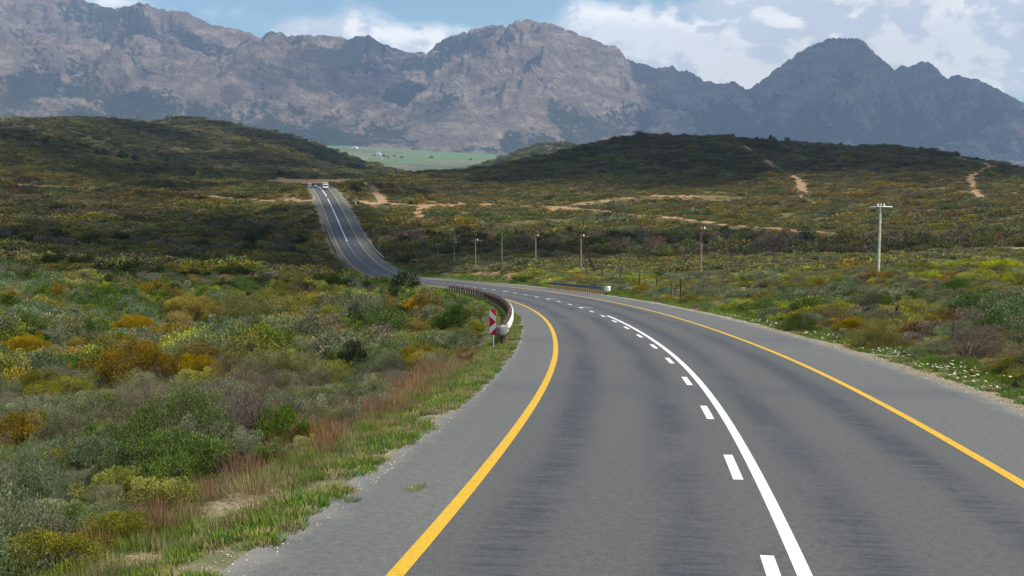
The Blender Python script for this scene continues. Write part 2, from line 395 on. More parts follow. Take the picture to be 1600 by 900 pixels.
nA_, nL_ = ga.shape
idx = np.arange(nA_ * nL_).reshape(nA_, nL_)
FC = np.stack([idx[:-1, :-1], idx[1:, :-1], idx[1:, 1:], idx[:-1, 1:]], -1).reshape(-1, 4)
tag(link('ground', mesh_arrays('ground', np.stack([gx, gy, GZ], -1), FC, gm, True, cols={'zone': gcol})), kind='structure')

# ------------------------------------------------------------------ mountains
SKY = [(-700,-60),(-400,-90),(-200,-60),(0,-10),(100,-8),(150,6),(185,13),(220,3),(250,14),(290,18),(330,38),(370,45),(405,58),(440,57),(465,56),(520,56),(545,60),(575,55),(600,68),(630,80),(655,82),(665,84),(690,62),(720,52),(760,40),(800,36),(850,38),(885,50),(905,57),(930,72),(975,92),(1020,105),(1060,115),(1090,125),(1130,130),(1150,137),(1172,138),(1200,125),(1240,98),(1270,76),(1300,66),(1330,65),(1355,78),(1380,98),(1400,110),(1410,104),(1420,107),(1440,97),(1455,103),(1480,125),(1500,120),(1520,127),(1545,133),(1575,148),(1600,160),(1700,190),(1900,215),(2300,220)]
ma = np.arange(-.62, .62, .00105); mr = np.concatenate([np.linspace(6000, 11300, 330)])
MA, MR = np.meshgrid(ma, mr, indexing='ij'); MX, MY = np.sin(MA) * MR, np.cos(MA) * MR
sk = np.array([[math.atan2(*spot_xyz(a, b_, 1.)[:2]), spot_xyz(a, b_, 1.)[2]] for a, b_ in SKY])
Tz = np.interp(ma, sk[:, 0], sk[:, 1]) + (fbm(ma * 260, 0 * ma + 2, 5, 88, gain=.55) - .5) * .0038
mpx = CX + F * np.tan(ma)                                     # bearing as a rough picture column
crest = np.interp(mpx, [-300, 300, 700, 850, 1000, 1170, 1300, 1450, 1700], [8900, 8700, 9000, 8700, 9000, 9900, 10200, 10300, 10000])
foot = np.interp(mpx, [-300, 200, 800, 1200, 1600], [6500, 6500, 6600, 6900, 7000])
tt = (MR - foot[:, None]) / (crest - foot)[:, None]
wx = MX + (fbm(MX / 900, MY / 900, 3, 3) - .5) * 700; wy = MY + (fbm(MX / 900 + 9, MY / 900, 3, 4) - .5) * 700
# spurs run down and to the right, towards the viewer
ux = wx * .80 + wy * .60; uy = -wx * .60 + wy * .80
rid = fbm(ux / 2300, uy / 850, 6, 21, True, .5)
fine = fbm(wx / 260, wy / 330, 5, 41, True, .55)
prof = np.where(tt < 1, np.clip(tt, 0, 1) ** 1.05, 1 - (tt - 1) * 1.2)
spur = np.exp(-((tt - .42) / .22) ** 2)
h = prof * (1 + .0 * tt) + (rid - .42) * (.85 * np.clip(tt * 3, 0, 1) * (1 - .45 * sstep(tt, .7, 1.0))) + (fine - .4) * .15 * np.clip(tt * 3, 0, 1) + spur * .05
h = np.where(tt <= 0, tt * .05, np.maximum(h, 0.0))
z0 = (np.interp(mpx, [850, 1100, 1350], [.010, .003, -.006]) * foot)[:, None]                                   # the foot of the slope
peak = (Tz * crest)[:, None]
MZ = z0 + h * (peak - z0)
m = (MZ / MR).max(1); km = m.argmax() if False else None
ratio = Tz / m
wgt = sstep(tt, .25, .9)
MZ = MZ * (1 + (ratio[:, None] - 1) * wgt)
MZ = np.where(tt < 0, z0 + tt * 260, MZ)
rka = np.clip(.5 + (rid - .42) * 1.5 + (fine - .4) * 1.0 + (fbm(wx / 1500 + 4, wy / 1500, 4, 91) - .5) * 1.3 + .22 * sstep(tt, .78, .95) - .34 * (1 - sstep(tt, .05, .36)) + (fbm(ux / 1500 + 3, uy / 330, 5, 93, True) - .42) * .9, 0, 1)
mm, t, b = new_mat('mountain_rock')
rat = t.node('ShaderNodeAttribute', attribute_name='crag').outputs['Fac']
g = t.node('ShaderNodeNewGeometry'); co = g.outputs['Position']
warp = t.vmath('ADD', t.vmath('MULTIPLY', co, (1, 1, 1)), t.vmath('MULTIPLY', t.node('ShaderNodeTexNoise').outputs['Color'], (0, 0, 0)))
sxyz = t.node('ShaderNodeSeparateXYZ'); t.link(g.outputs['Normal'], sxyz.inputs[0])
big = t.noise(co, .0009, 5, .55); mid = t.noise(co, .0045, 7, .62); fin = t.noise(co, .03, 6, .7)
rk = t.math('ADD', t.math('MULTIPLY', big, .4), t.math('ADD', t.math('MULTIPLY', mid, 1.0), t.math('MULTIPLY', fin, 1.1)))
rk = t.math('ADD', rat, t.math('ADD', t.math('MULTIPLY', t.math('SUBTRACT', mid, .5), 1.3), t.math('MULTIPLY', t.math('SUBTRACT', fin, .5), 1.5)))
rocky = t.math('MULTIPLY', t.sstep(rk, .60, .88), .92)
strat = t.noise(t.vmath('MULTIPLY', co, (.006, .006, .014)), 1.0, 7, .7)
rock = t.ramp(strat, [(.28, (.12, .088, .068)), (.5, (.27, .20, .15)), (.68, (.50, .39, .30))])
mveg = t.ramp(mid, [(.3, (.020, .028, .012)), (.55, (.042, .048, .020)), (.75, (.080, .078, .032))])
t.link(t.mix(rocky, mveg, rock), b.inputs['Base Color']); b.inputs['Roughness'].default_value = .95; b.inputs['Specular IOR Level'].default_value = .1
bp = t.node('ShaderNodeBump'); bp.inputs['Strength'].default_value = 1.0; bp.inputs['Distance'].default_value = 70
rg = t.math('ABSOLUTE', t.math('SUBTRACT', t.noise(co, .008, 8, .68), .5))
t.link(t.math('SUBTRACT', fin, t.math('MULTIPLY', rg, 2.2)), bp.inputs['Height']); t.link(bp.outputs[0], b.inputs['Normal'])
n1_, n2_ = MA.shape; idx = np.arange(n1_ * n2_).reshape(n1_, n2_)
FC = np.stack([idx[:-1, :-1], idx[1:, :-1], idx[1:, 1:], idx[:-1, 1:]], -1).reshape(-1, 4)
tag(link('mountains', mesh_arrays('mountains', np.stack([MX.ravel(), MY.ravel(), MZ.ravel()], -1), FC, mm, True, cols={'crag': np.repeat(rka.ravel()[:, None], 3, 1)})), kind='structure')
MTOP = float(MZ.max())

# ------------------------------------------------------------------ road surface, verges and paint
def strip(name, offs, dzs, s0, s1, step, mat, kind='structure', u0=None):
    ss = np.arange(s0, s1 + 1e-6, step); k = len(offs); V = []; UV = []
    for o, dz in zip(offs, dzs):
        oo = o(ss) if callable(o) else np.full(len(ss), float(o))
        P = road_pt(ss, oo); P[:, 2] += (dz(ss) if callable(dz) else dz); V.append(P); UV.append(np.stack([oo, ss], -1))
    V = np.stack(V, 1).reshape(-1, 3); UV = np.stack(UV, 1).reshape(-1, 2)
    n = len(ss); i = np.arange(n * k).reshape(n, k)
    FC = np.stack([i[:-1, :-1], i[:-1, 1:], i[1:, 1:], i[1:, :-1]], -1).reshape(-1, 4)
    return tag(link(name, mesh_arrays(name, V, FC, mat, True, uv=UV)), kind=kind)

asph, t, b = new_mat('asphalt')
uvn = t.node('ShaderNodeUVMap'); us = t.node('ShaderNodeSeparateXYZ'); t.link(uvn.outputs[0], us.inputs[0]); U, Vv = us.outputs[0], us.outputs[1]
uvv = uvn.outputs[0]
grit = t.noise(uvv, 45, 4, .7); grit2 = t.noise(uvv, 160, 3, .7); blot = t.noise(t.vmath('MULTIPLY', uvv, (.55, .12, 1)), 1.0, 5, .6)
# wheel tracks: two darker, smoother bands in each lane
def band(c, wdt): return t.math('EXPONENT', t.math('MULTIPLY', t.math('POWER', t.math('DIVIDE', t.math('SUBTRACT', U, c), wdt), 2.0), -1.0))
wh = t.math('ADD', t.math('ADD', band(-2.75, .38), band(-.95, .38)), t.math('ADD', band(.95, .38), band(2.7, .38)))
streak = t.noise(t.vmath('MULTIPLY', uvv, (.9, 8.0, 1)), 1.0, 6, .7)
whn = t.math('MULTIPLY', wh, t.math('ADD', t.sstep(blot, .32, .62), 0.15))
whn = t.math('MULTIPLY', whn, t.math('ADD', t.math('MULTIPLY', t.sstep(streak, .40, .60), 1.0), .42), clamp=True)
lane = t.sstep(t.math('ABSOLUTE', U), 3.62, 3.78)
basec = t.mix(lane, (.078, .079, .078, 1), (.102, .104, .101, 1))
basec = t.mix(t.math('MULTIPLY', whn, .9), basec, (.036, .040, .048, 1))
basec = t.mix(t.sstep(blot, .45, .75), basec, t.mix(1.0, basec, (1.12, 1.11, 1.06, 1), 'MULTIPLY'))
mg = t.noise(uvv, 9, 5, .75)
basec = t.mix(1.0, basec, t.ramp(mg, [(.3, .74), (.5, 1.0), (.7, 1.26)]), 'MULTIPLY')
basec = t.mix(1.0, basec, t.ramp(grit, [(.32, .62), (.5, 1.0), (.68, 1.5)]), 'MULTIPLY')
basec = t.mix(t.sstep(grit2, .64, .74), basec, (.30, .29, .27, 1))
# sealed cross patches and hair cracks
cr = t.math('ABSOLUTE', t.math('SUBTRACT', t.noise(t.vmath('MULTIPLY', uvv, (1.0, .35, 1)), .9, 6, .6, .4), .5))
crk = t.math('MULTIPLY', t.sstep(cr, .006, .0), t.sstep(t.noise(uvv, .16, 2), .52, .6))
basec = t.mix(t.math('MULTIPLY', crk, .6), basec, (.03, .03, .03, 1))
def patch(s0, hw): return t.math('EXPONENT', t.math('MULTIPLY', t.math('POWER', t.math('DIVIDE', t.math('SUBTRACT', Vv, s0), hw), 2.0), -1.0))
pt = t.math('ADD', patch(26.8, 1.1), t.math('ADD', t.math('MULTIPLY', patch(45, 2.0), .8), t.math('MULTIPLY', patch(84, 3.0), .5)))
basec = t.mix(t.math('MULTIPLY', t.math('MULTIPLY', pt, t.sstep(streak, .3, .6)), .42), basec, (.05, .058, .07, 1))
dusty = t.sstep(t.math('ADD', t.math('ABSOLUTE', t.math('SUBTRACT', U, .5)), t.math('MULTIPLY', t.noise(uvv, 1.4, 5, .6), 1.2)), 5.9, 6.6)
basec = t.mix(t.math('MULTIPLY', dusty, .38), basec, (.30, .28, .235, 1))
t.link(basec, b.inputs['Base Color'])
t.link(t.math('SUBTRACT', .88, t.math('MULTIPLY', whn, .22)), b.inputs['Roughness']); b.inputs['Specular IOR Level'].default_value = .35
bp = t.node('ShaderNodeBump'); bp.inputs['Strength'].default_value = .5; bp.inputs['Distance'].default_value = .006; t.link(grit, bp.inputs['Height']); t.link(bp.outputs[0], b.inputs['Normal'])
wl = lambda ss: AL + (fbm(ss / 1.7, 0 * ss + 3, 4, 8) - .5) * .34
wr = lambda ss: AR + (fbm(ss / 1.7, 0 * ss + 7, 4, 9) - .5) * .30
strip('road', [wl, -4.5, -LW, -1.8, 0, 1.8, LW, 5.0, wr], [0] * 9, -40, 745, .5, asph)

vm, t, b = new_mat('verge_soil')
uvv = t.node('ShaderNodeUVMap').outputs[0]; us = t.node('ShaderNodeSeparateXYZ'); t.link(uvv, us.inputs[0])
g1 = t.noise(uvv, 9, 6, .7); g2 = t.noise(uvv, 1.2, 5, .6); g3 = t.noise(uvv, 60, 3, .7)
vc = t.ramp(g1, [(.3, (.11, .09, .05)), (.5, (.20, .165, .10)), (.7, (.34, .295, .21))])
vgr = t.ramp(t.noise(uvv, 30, 5, .7), [(.35, (.04, .06, .015)), (.55, (.13, .13, .05)), (.7, (.26, .22, .12))])
vc = t.mix(t.math('MULTIPLY', t.sstep(g2, .46, .62), t.sstep(us.outputs[0], 3, -3)), vc, vgr)
vc = t.mix(t.math('MULTIPLY', t.sstep(g3, .6, .7), .6), vc, (.5, .46, .38, 1))
vc = t.mix(t.math('MULTIPLY', t.sstep(us.outputs[1], 150, 300), .7), vc, (.12, .115, .06, 1))
t.link(vc, b.inputs['Base Color']); b.inputs['Roughness'].default_value = .95
bp = t.node('ShaderNodeBump'); bp.inputs['Distance'].default_value = .03; t.link(g1, bp.inputs['Height']); t.link(bp.outputs[0], b.inputs['Normal'])
gm_ = lambda ss: sstep(ss, 32, 44) * (1 - sstep(ss, 230, 260))
strip('left_verge', [AL - 2.6, AL - 1.6, AL - .8, AL - .25, AL + .35], [lambda ss: -.8 - gm_(ss) * .7, lambda ss: -.17 - gm_(ss) * .55, lambda ss: -.10 - .05 * gm_(ss), -.012, -.05], -40, 745, 1., vm)
strip('right_verge', [AR - .35, AR + .25, AR + .8, AR + 1.6, AR + 2.6], [-.05, -.012, -.10, -.17, -.8], -40, 745, 1., vm)

def paint(name, col, dirt=.25):
    m, t, b = new_mat(name); uvv = t.node('ShaderNodeNewGeometry').outputs['Position']
    n = t.noise(uvv, 14, 6, .7); c = t.mix(t.sstep(n, .46, .66), (*col, 1), tuple(x * (1 - dirt) for x in col) + (1,))
    n2 = t.noise(uvv, 70, 3, .7); c = t.mix(t.math('MULTIPLY', t.sstep(n2, .60, .68), .8), c, (.16, .155, .14, 1))
    t.link(c, b.inputs['Base Color']); b.inputs['Roughness'].default_value = .6; return m
yel = paint('yellow_paint', (.60, .355, .008)); whi = paint('white_paint', (.74, .74, .71))
P4 = lambda n, a, c, dz=.004, s0=-20, s1=740, m=yel, st=1.: strip(n, [a, c], [dz, dz], s0, s1, st, m)
P4('yellow_edge_line', -LW - .085, -LW + .085)
P4('yellow_edge_line', LW - .085, LW + .085)
P4('white_no_overtaking_line', .07, .22, s0=-20, s1=RP[2] + RP[3] * 8 + .4, m=whi)
# a long white line on the crest side of the far hill, and the short dashes of the dividing line in one mesh
P4('white_crest_line', -.1, .34, s0=522, s1=640, m=whi, dz=.02)
def dash_mesh(rng, o, wd, ln, dz):
    V = []; FCs = []
    for s0 in rng:
        a = len(V)
        for q in (-.5, 0, .5):
            for oo in (o - wd / 2, o + wd / 2):
                p = road_pt(s0 + q * ln, oo, dz); V.append(tuple(p))
        FCs += [(a, a + 1, a + 3, a + 2), (a + 2, a + 3, a + 5, a + 4)]
    return mesh_arrays('dash', V, FCs, whi)
ks = np.arange(-3, 60)
tag(link('white_dashed_line', dash_mesh(RP[2] + RP[3] * ks, -.15, .14, 2.05, .004)), kind='structure')
tag(link('white_dashed_line', dash_mesh(np.arange(RP[2] + RP[3] * 60, 512, 6.148), 0, .46, 4.4, .02)), kind='structure')
# worn turning ticks and studs beside the dashes
tick = [(RP[2] + RP[3] * k + d, o) for k, d, o in ((10, .2, .1), (13, .2, .1), (17, 0, .1))]
V = []; FCs = []
for s0, o in tick:
    a = len(V); V += [tuple(road_pt(s0, o - .2, .005)), tuple(road_pt(s0 + .3, o + .75, .005)), tuple(road_pt(s0 + .42, o + .75, .005)), tuple(road_pt(s0 + .5, o - .2, .005))]; FCs.append((a, a + 1, a + 2, a + 3))
tag(link('worn_white_tick', mesh_arrays('worn_white_tick', V, FCs, whi)), kind='structure')

# ------------------------------------------------------------------ air
hm = bpy.data.materials.new('haze'); hm.use_nodes = True; t = NT(hm.node_tree); t.n.clear()
pv = t.node('ShaderNodeVolumePrincipled'); pv.inputs['Color'].default_value = (.47, .64, 1.0, 1); pv.inputs['Density'].default_value = HAZE = 5.4e-5; pv.inputs['Anisotropy'].default_value = 0.0
t.link(pv.outputs[0], t.node('ShaderNodeOutputMaterial').inputs['Volume'])
zb = float(min(GZ.min(), MZ.min())) - 1.0; zt = MTOP + 60
bv = [(x, y, z) for z in (zb, zt) for x, y in ((-8400, -8400), (8400, -8400), (8400, 11600), (-8400, 11600))]
tag(link('haze', mesh_arrays('haze', bv, [(3, 2, 1, 0), (4, 5, 6, 7), (0, 1, 5, 4), (1, 2, 6, 5), (2, 3, 7, 6), (3, 0, 4, 7)], hm)), kind='stuff')
# ------------------------------------------------------------------ plants
rng = np.random.default_rng(7)
def leaf_material():
    m, t, b = new_mat('leaves'); t.n.remove(b)
    a = t.node('ShaderNodeAttribute', attribute_name='tint'); oi = t.node('ShaderNodeObjectInfo')
    hs = t.node('ShaderNodeHueSaturation'); t.link(a.outputs['Color'], hs.inputs['Color'])
    t.link(t.math('ADD', t.math('MULTIPLY', oi.outputs['Random'], .026), .487), hs.inputs['Hue'])
    r2 = t.math('FRACT', t.math('MULTIPLY', oi.outputs['Random'], 7.31)); t.link(t.math('ADD', t.math('MULTIPLY', r2, .55), .72), hs.inputs['Value'])
    t.link(t.math('ADD', t.math('MULTIPLY', t.math('FRACT', t.math('MULTIPLY', oi.outputs['Random'], 3.7)), .3), .85), hs.inputs['Saturation'])
    d = t.node('ShaderNodeBsdfDiffuse'); tr = t.node('ShaderNodeBsdfTranslucent'); mx = t.node('ShaderNodeMixShader')
    t.link(hs.outputs[0], d.inputs[0]); t.link(hs.outputs[0], tr.inputs[0]); mx.inputs[0].default_value = .22
    t.link(d.outputs[0], mx.inputs[1]); t.link(tr.outputs[0], mx.inputs[2]); t.link(mx.outputs[0], t.n['Material Output'].inputs[0])
    return m
LEAF = leaf_material()
BARK = simple('bark', (.10, .075, .055), .9, nscale=8)
KIND = {  # base, tip, share of tips, upward habit, dome height, leaf slimness, density
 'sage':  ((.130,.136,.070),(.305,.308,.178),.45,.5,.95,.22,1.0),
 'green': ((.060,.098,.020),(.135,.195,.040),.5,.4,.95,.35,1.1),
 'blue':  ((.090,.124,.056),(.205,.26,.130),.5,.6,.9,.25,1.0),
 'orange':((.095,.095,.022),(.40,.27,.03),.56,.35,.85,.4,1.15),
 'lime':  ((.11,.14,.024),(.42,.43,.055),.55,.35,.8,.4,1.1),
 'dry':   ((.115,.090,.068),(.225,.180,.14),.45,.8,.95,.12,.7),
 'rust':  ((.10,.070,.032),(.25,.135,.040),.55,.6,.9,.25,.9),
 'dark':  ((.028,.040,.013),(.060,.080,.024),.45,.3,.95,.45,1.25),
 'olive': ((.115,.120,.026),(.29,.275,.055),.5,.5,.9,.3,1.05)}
KN_ = list(KIND)
def unit(v): return v / np.maximum(np.linalg.norm(v, axis=-1, keepdims=True), 1e-9)
def leaves_mesh(name, P, D, L, Wd, col, g):
    n = len(P); side = unit(np.cross(D, unit(g.normal(size=(n, 3))))) * (Wd[:, None] / 2); tip = P + D * L[:, None]; mid = P + D * (L * .45)[:, None]
    V = np.stack([P, mid + side, tip, mid - side], 1).reshape(-1, 3)
    FC = np.arange(n * 4).reshape(n, 4)
    return mesh_arrays(name, V, FC, LEAF, cols={'tint': np.repeat(col, 4, 0)})
def sticks_arrays(segs, sides=3):
    V = []; FCs = []
    for a, b, ra, rb in segs:
        a = np.array(a, float); b = np.array(b, float); d = unit((b - a)[None])[0]; u = unit(np.cross(d, [.3, .9, .2])[None])[0]; v = np.cross(d, u); k = len(V)
        for p, r in ((a, ra), (b, rb)):
            for i in range(sides):
                an = 2 * math.pi * i / sides; V.append(p + (u * math.cos(an) + v * math.sin(an)) * r)
        FCs += [(k + i, k + (i + 1) % sides, k + sides + (i + 1) % sides, k + sides + i) for i in range(sides)]
    return V, FCs
def bush_arrays(kind, seed, n_cl, n_lf, lf, wr=None, tall=1.0):
    base, tip, tf, up, hgt, slim, dn = KIND[kind]; g = np.random.default_rng(seed)
    d = g.normal(size=(n_cl, 3)); d[:, 2] = np.abs(d[:, 2]) * 1.1 - .12; d = unit(d)
    lump = 1 + .28 * np.sin(3 * np.arctan2(d[:, 1], d[:, 0]) + seed) * (1 - d[:, 2]) + g.uniform(-.22, .16, n_cl)
    rad = lump * np.where(g.random(n_cl) < .8, g.uniform(.72, .95, n_cl), g.uniform(.3, .7, n_cl))
    cc = d * rad[:, None] * np.array([1, 1, hgt * tall]); cc[:, 2] = np.maximum(cc[:, 2], .04)
    cr = g.uniform(.16, .30, n_cl) * (40 / max(n_cl, 12)) ** .25
    n = int(n_lf * dn); k = g.integers(0, n_cl, n); q = unit(g.normal(size=(n, 3))); rr_ = g.random(n) ** .4
    P = cc[k] + q * (rr_ * cr[k])[:, None] * np.array([1, 1, .85]); P[:, 2] = np.maximum(P[:, 2], 0.0)
    D = unit(q * .7 + d[k] * .5 + np.array([0, 0, up]) + g.normal(size=(n, 3)) * .35)
    L = lf * g.uniform(.6, 1.4, n); Wd = L * (wr or slim) * g.uniform(.8, 1.2, n)
    base, tip = np.array(base), np.array(tip)
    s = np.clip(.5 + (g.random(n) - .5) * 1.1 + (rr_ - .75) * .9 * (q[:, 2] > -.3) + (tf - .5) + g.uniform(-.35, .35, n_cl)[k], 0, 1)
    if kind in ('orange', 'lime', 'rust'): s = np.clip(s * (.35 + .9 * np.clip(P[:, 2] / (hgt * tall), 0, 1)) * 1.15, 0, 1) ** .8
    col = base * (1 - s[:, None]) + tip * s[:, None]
    col *= g.uniform(.82, 1.18, (n_cl, 1))[k]
    return P, D, L, Wd, np.clip(col, 0, 1), cc, g
def bush_mesh(name, kind, seed, n_cl, n_lf, lf, wr=None, tall=1.0):
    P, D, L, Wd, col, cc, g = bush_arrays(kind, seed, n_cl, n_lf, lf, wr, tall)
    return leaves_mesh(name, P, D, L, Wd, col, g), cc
def twig_mesh(cc, seed, r0=.018):
    g = np.random.default_rng(seed); segs = []
    for c in cc:
        b = np.array([*(g.normal(size=2) * .06), -.05]); m_ = b * .4 + c * .6 + g.normal(size=3) * .05 + np.array([0, 0, -.05])
        segs += [(b, m_, r0, r0 * .6), (m_, c, r0 * .6, r0 * .25)]
        for _ in range(2): e = c + unit(g.normal(size=(1, 3)))[0] * .2; segs.append((m_ * .3 + c * .7, e, r0 * .35, r0 * .15))
    V, FCs = sticks_arrays(segs); return mesh_arrays('branches', V, FCs, BARK)

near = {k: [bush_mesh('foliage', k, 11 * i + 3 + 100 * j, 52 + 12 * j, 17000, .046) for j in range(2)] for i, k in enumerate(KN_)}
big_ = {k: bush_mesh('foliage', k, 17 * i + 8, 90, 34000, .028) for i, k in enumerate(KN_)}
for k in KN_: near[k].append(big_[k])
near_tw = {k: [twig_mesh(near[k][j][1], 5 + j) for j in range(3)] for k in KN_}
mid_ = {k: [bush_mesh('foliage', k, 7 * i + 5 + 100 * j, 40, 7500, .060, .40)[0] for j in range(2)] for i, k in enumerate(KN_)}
MUTE = .45; KIND_FULL = dict(KIND)
for k in KN_:
    v = KIND[k]; KIND[k] = (tuple(np.array(v[0]) * (1 - MUTE) + np.array((.090, .078, .034)) * MUTE), tuple(np.array(v[1]) * (1 - MUTE) + np.array((.215, .175, .062)) * MUTE)) + v[2:]
farm = {k: [bush_mesh('foliage', k, 13 * i + 9, 24, 720, .17, .55)[0]] for i, k in enumerate(KN_)}
KIND = KIND_FULL

# ---- scatter of countless plants, by geometry nodes; every source mesh stays out of the scene
def scatter(name, protos, pts, scl, rotz, idx, label, tilt=None):
    col = bpy.data.collections.new(name + '_sources')
    for i, me in enumerate(protos):
        o = bpy.data.objects.new(f'{name}_source_{i:03d}', me); col.objects.link(o)
    n = len(pts); me = bpy.data.meshes.new(name); me.vertices.add(n); me.vertices.foreach_set('co', np.asarray(pts, np.float32).ravel())
    a = me.attributes.new('scl', 'FLOAT_VECTOR', 'POINT'); a.data.foreach_set('vector', np.asarray(scl, np.float32).ravel())
    rot = np.zeros((n, 3), np.float32); rot[:, 2] = rotz
    if tilt is not None: rot[:, :2] = tilt
    a = me.attributes.new('rot', 'FLOAT_VECTOR', 'POINT'); a.data.foreach_set('vector', rot.ravel())
    a = me.attributes.new('pick', 'INT', 'POINT'); a.data.foreach_set('value', np.asarray(idx, np.int32))
    ng = bpy.data.node_groups.new(name, 'GeometryNodeTree')
    ng.interface.new_socket('Geometry', in_out='INPUT', socket_type='NodeSocketGeometry'); ng.interface.new_socket('Geometry', in_out='OUTPUT', socket_type='NodeSocketGeometry')
    N = ng.nodes; gi = N.new('NodeGroupInput'); go = N.new('NodeGroupOutput'); ci = N.new('GeometryNodeCollectionInfo'); ip = N.new('GeometryNodeInstanceOnPoints')
    ci.inputs['Collection'].default_value = col; ci.inputs['Separate Children'].default_value = True; ci.inputs['Reset Children'].default_value = True
    def na(nm, ty):
        q = N.new('GeometryNodeInputNamedAttribute'); q.data_type = ty; q.inputs['Name'].default_value = nm; return q.outputs['Attribute']
    L_ = ng.links; L_.new(gi.outputs[0], ip.inputs['Points']); L_.new(ci.outputs[0], ip.inputs['Instance']); ip.inputs['Pick Instance'].default_value = True
    L_.new(na('pick', 'INT'), ip.inputs['Instance Index']); L_.new(na('scl', 'FLOAT_VECTOR'), ip.inputs['Scale'])
    e2 = N.new('FunctionNodeEulerToRotation'); L_.new(na('rot', 'FLOAT_VECTOR'), e2.inputs[0]); L_.new(e2.outputs[0], ip.inputs['Rotation'])
    L_.new(ip.outputs[0], go.inputs[0])
    o = link(name, me); md = o.modifiers.new('scatter', 'NODES'); md.node_group = ng
    return tag(o, label, kind='stuff')

# ---- bushes one can point to
SPECIAL = [  # px, py of the foot, width in picture units, height/width, kind, label
 (205,600,132,.54,'orange','large round bush covered in orange yellow flowers in the dip left of the road'),
 (28,700,84,.62,'orange','golden yellow flowering bush at the left edge of the photo among grey scrub'),
 (290,752,132,.5,'green','bright green low bush beside the brown grass left of the road'),
 (250,790,110,.45,'lime','pale yellow green bush just below the bright green bush'),
 (207,520,56,.5,'orange','small orange flowering bush behind the large round orange bush'),
 (298,500,92,.42,'orange','wide orange topped bush in the hollow left of the road'),
 (275,512,40,.6,'orange','short golden bush at the left foot of the wide orange topped bush'),
 (378,505,96,.5,'olive','tall olive green bush to the right of the wide orange topped bush'),
 (452,486,62,.45,'olive','dark olive bush below the bend of the far road'),
 (520,497,46,.45,'lime','bright lime green cushion bush on the slope left of the chevron sign'),
 (546,510,30,.5,'lime','smaller lime green cushion bush beside the larger one'),
 (85,418,50,.42,'dark','dark rounded bush at the edge of the shaded slope, left one of a pair'),
 (126,416,36,.5,'dark','dark rounded bush at the edge of the shaded slope, right one of a pair'),
 (655,524,56,.4,'orange','orange brown flowering bush up the slope left of the chevron sign'),
 (745,520,34,.6,'lime','yellow flowering bush right behind the chevron sign'),
 (130,480,30,.5,'green','green bush low on the left slope below the pair of dark bushes'),
 (45,552,56,.5,'orange','faded orange bush on the green slope at the left'),
 (122,545,40,.45,'orange','small bright orange bush on the green slope at the left'),
 (100,622,110,.3,'olive','flat yellowish mat of scrub below the green slope at the left'),
 (310,600,60,.4,'lime','bright yellow low bush at the right foot of the large round orange bush'),
 (1368,545,78,.6,'olive','olive yellow bush by the right verge in front of the fence stump'),
 (1335,520,50,.5,'orange','orange green bush by the right verge left of the olive yellow bush'),
 (1425,525,40,.6,'rust','rusty red bush among grey bushes right of the road'),
 (1480,505,46,.5,'rust','long rusty orange bush lying over grey scrub right of the road'),
 (1510,560,90,.55,'dry','purplish grey twiggy bush close to the right verge'),
 (1250,520,50,.55,'green','leafy green bush at the right verge where it meets the orange scrub'),
 (1355,480,44,.6,'dry','grey purple dry bush behind the olive yellow bush at right'),
 (1200,398,52,.6,'dry','large dark purple leafless bush standing alone on the riverine line at right'),
 (80,890,150,.4,'olive','yellow green feathery bush at the bottom left corner'),
 (30,880,120,.7,'sage','pale silvery bush at the bottom left corner'),
 (420,730,60,.6,'green','green leafy bush behind the brown grass beside the left verge'),
 (480,700,40,.5,'lime','small fresh green plant between two clumps of brown grass'),
 (150,740,105,.55,'blue','broad blue green bush with bare twigs left of the bright green bush'),
 (60,800,110,.6,'blue','blue green bush near the bottom left of the photo'),
 (190,850,100,.5,'olive','olive feathery bush above the brown grass at bottom left'),
 (500,610,70,.5,'sage','pale grey bush on the bank below the chevron sign'),
 (600,590,80,.5,'blue','blue grey bush on the bank left of the brown grass'),
]
sp_pos = []
for q in SPECIAL:
    p = hit(q[0], q[1]); rad = 1.18 * q[2] / 2 / F * math.hypot(p[0], p[1]); sp_pos.append((p[0], p[1], rad))
sp_pos = np.array(sp_pos + [(*road_pt(149., AL - 2.4)[:2], 2.4)])

# candidates on a jittered lattice, cells growing with distance
def lattice(r0, r1, cell, azm=.60):
    n = int(r1 / cell) + 2; i, j = np.meshgrid(np.arange(-n, n + 1), np.arange(-4, n + 1), indexing='ij')
    x = (i.ravel() + rng.uniform(-.48, .48, i.size)) * cell; y = (j.ravel() + rng.uniform(-.48, .48, i.size)) * cell
    r = np.hypot(x, y); a = np.arctan2(x, y); k = (r >= r0) & (r < r1) & (np.abs(a) < azm)
    return x[k], y[k]
RINGS = [(7, 42, .80), (42, 135, 1.12), (135, 400, 2.0), (400, 900, 3.0), (900, 1500, 4.3), (1500, 2700, 8.5)]
bx, by, bc = [], [], []
for r0, r1, c in RINGS:
    x, y = lattice(r0, r1, c); bx.append(x); by.append(y); bc.append(np.full(len(x), c))
bx, by, bc = map(np.concatenate, (bx, by, bc))
br = np.hypot(bx, by); bs, bo, _ = road_dist(bx, by); bins = np.maximum(AL - bo, bo - AR)
so_ = soil_at(bx, by)
left = bo < 0
edge = np.where(left, np.interp(bs, [0, 30, 45, 60, 200], [1.75, 1.7, 2.1, 1.9, 1.2]), np.interp(bs, [0, 30, 60, 200], [2.6, 2.2, 1.6, 1.3])) + (fbm(bx / 3, by / 3, 3, 61) - .5) * 1.4
keep = (bins > edge) & (rng.random(len(bx)) > so_ * 1.3)
low = np.zeros(len(bx), bool)
for dq in (4, 8, 13, 18): low |= (br > 200 + 10 * dq) & (soil_at(bx * (1 + dq / br), by * (1 + dq / br)) > .35)
gap = fbm(bx / 7, by / 7, 4, 71)
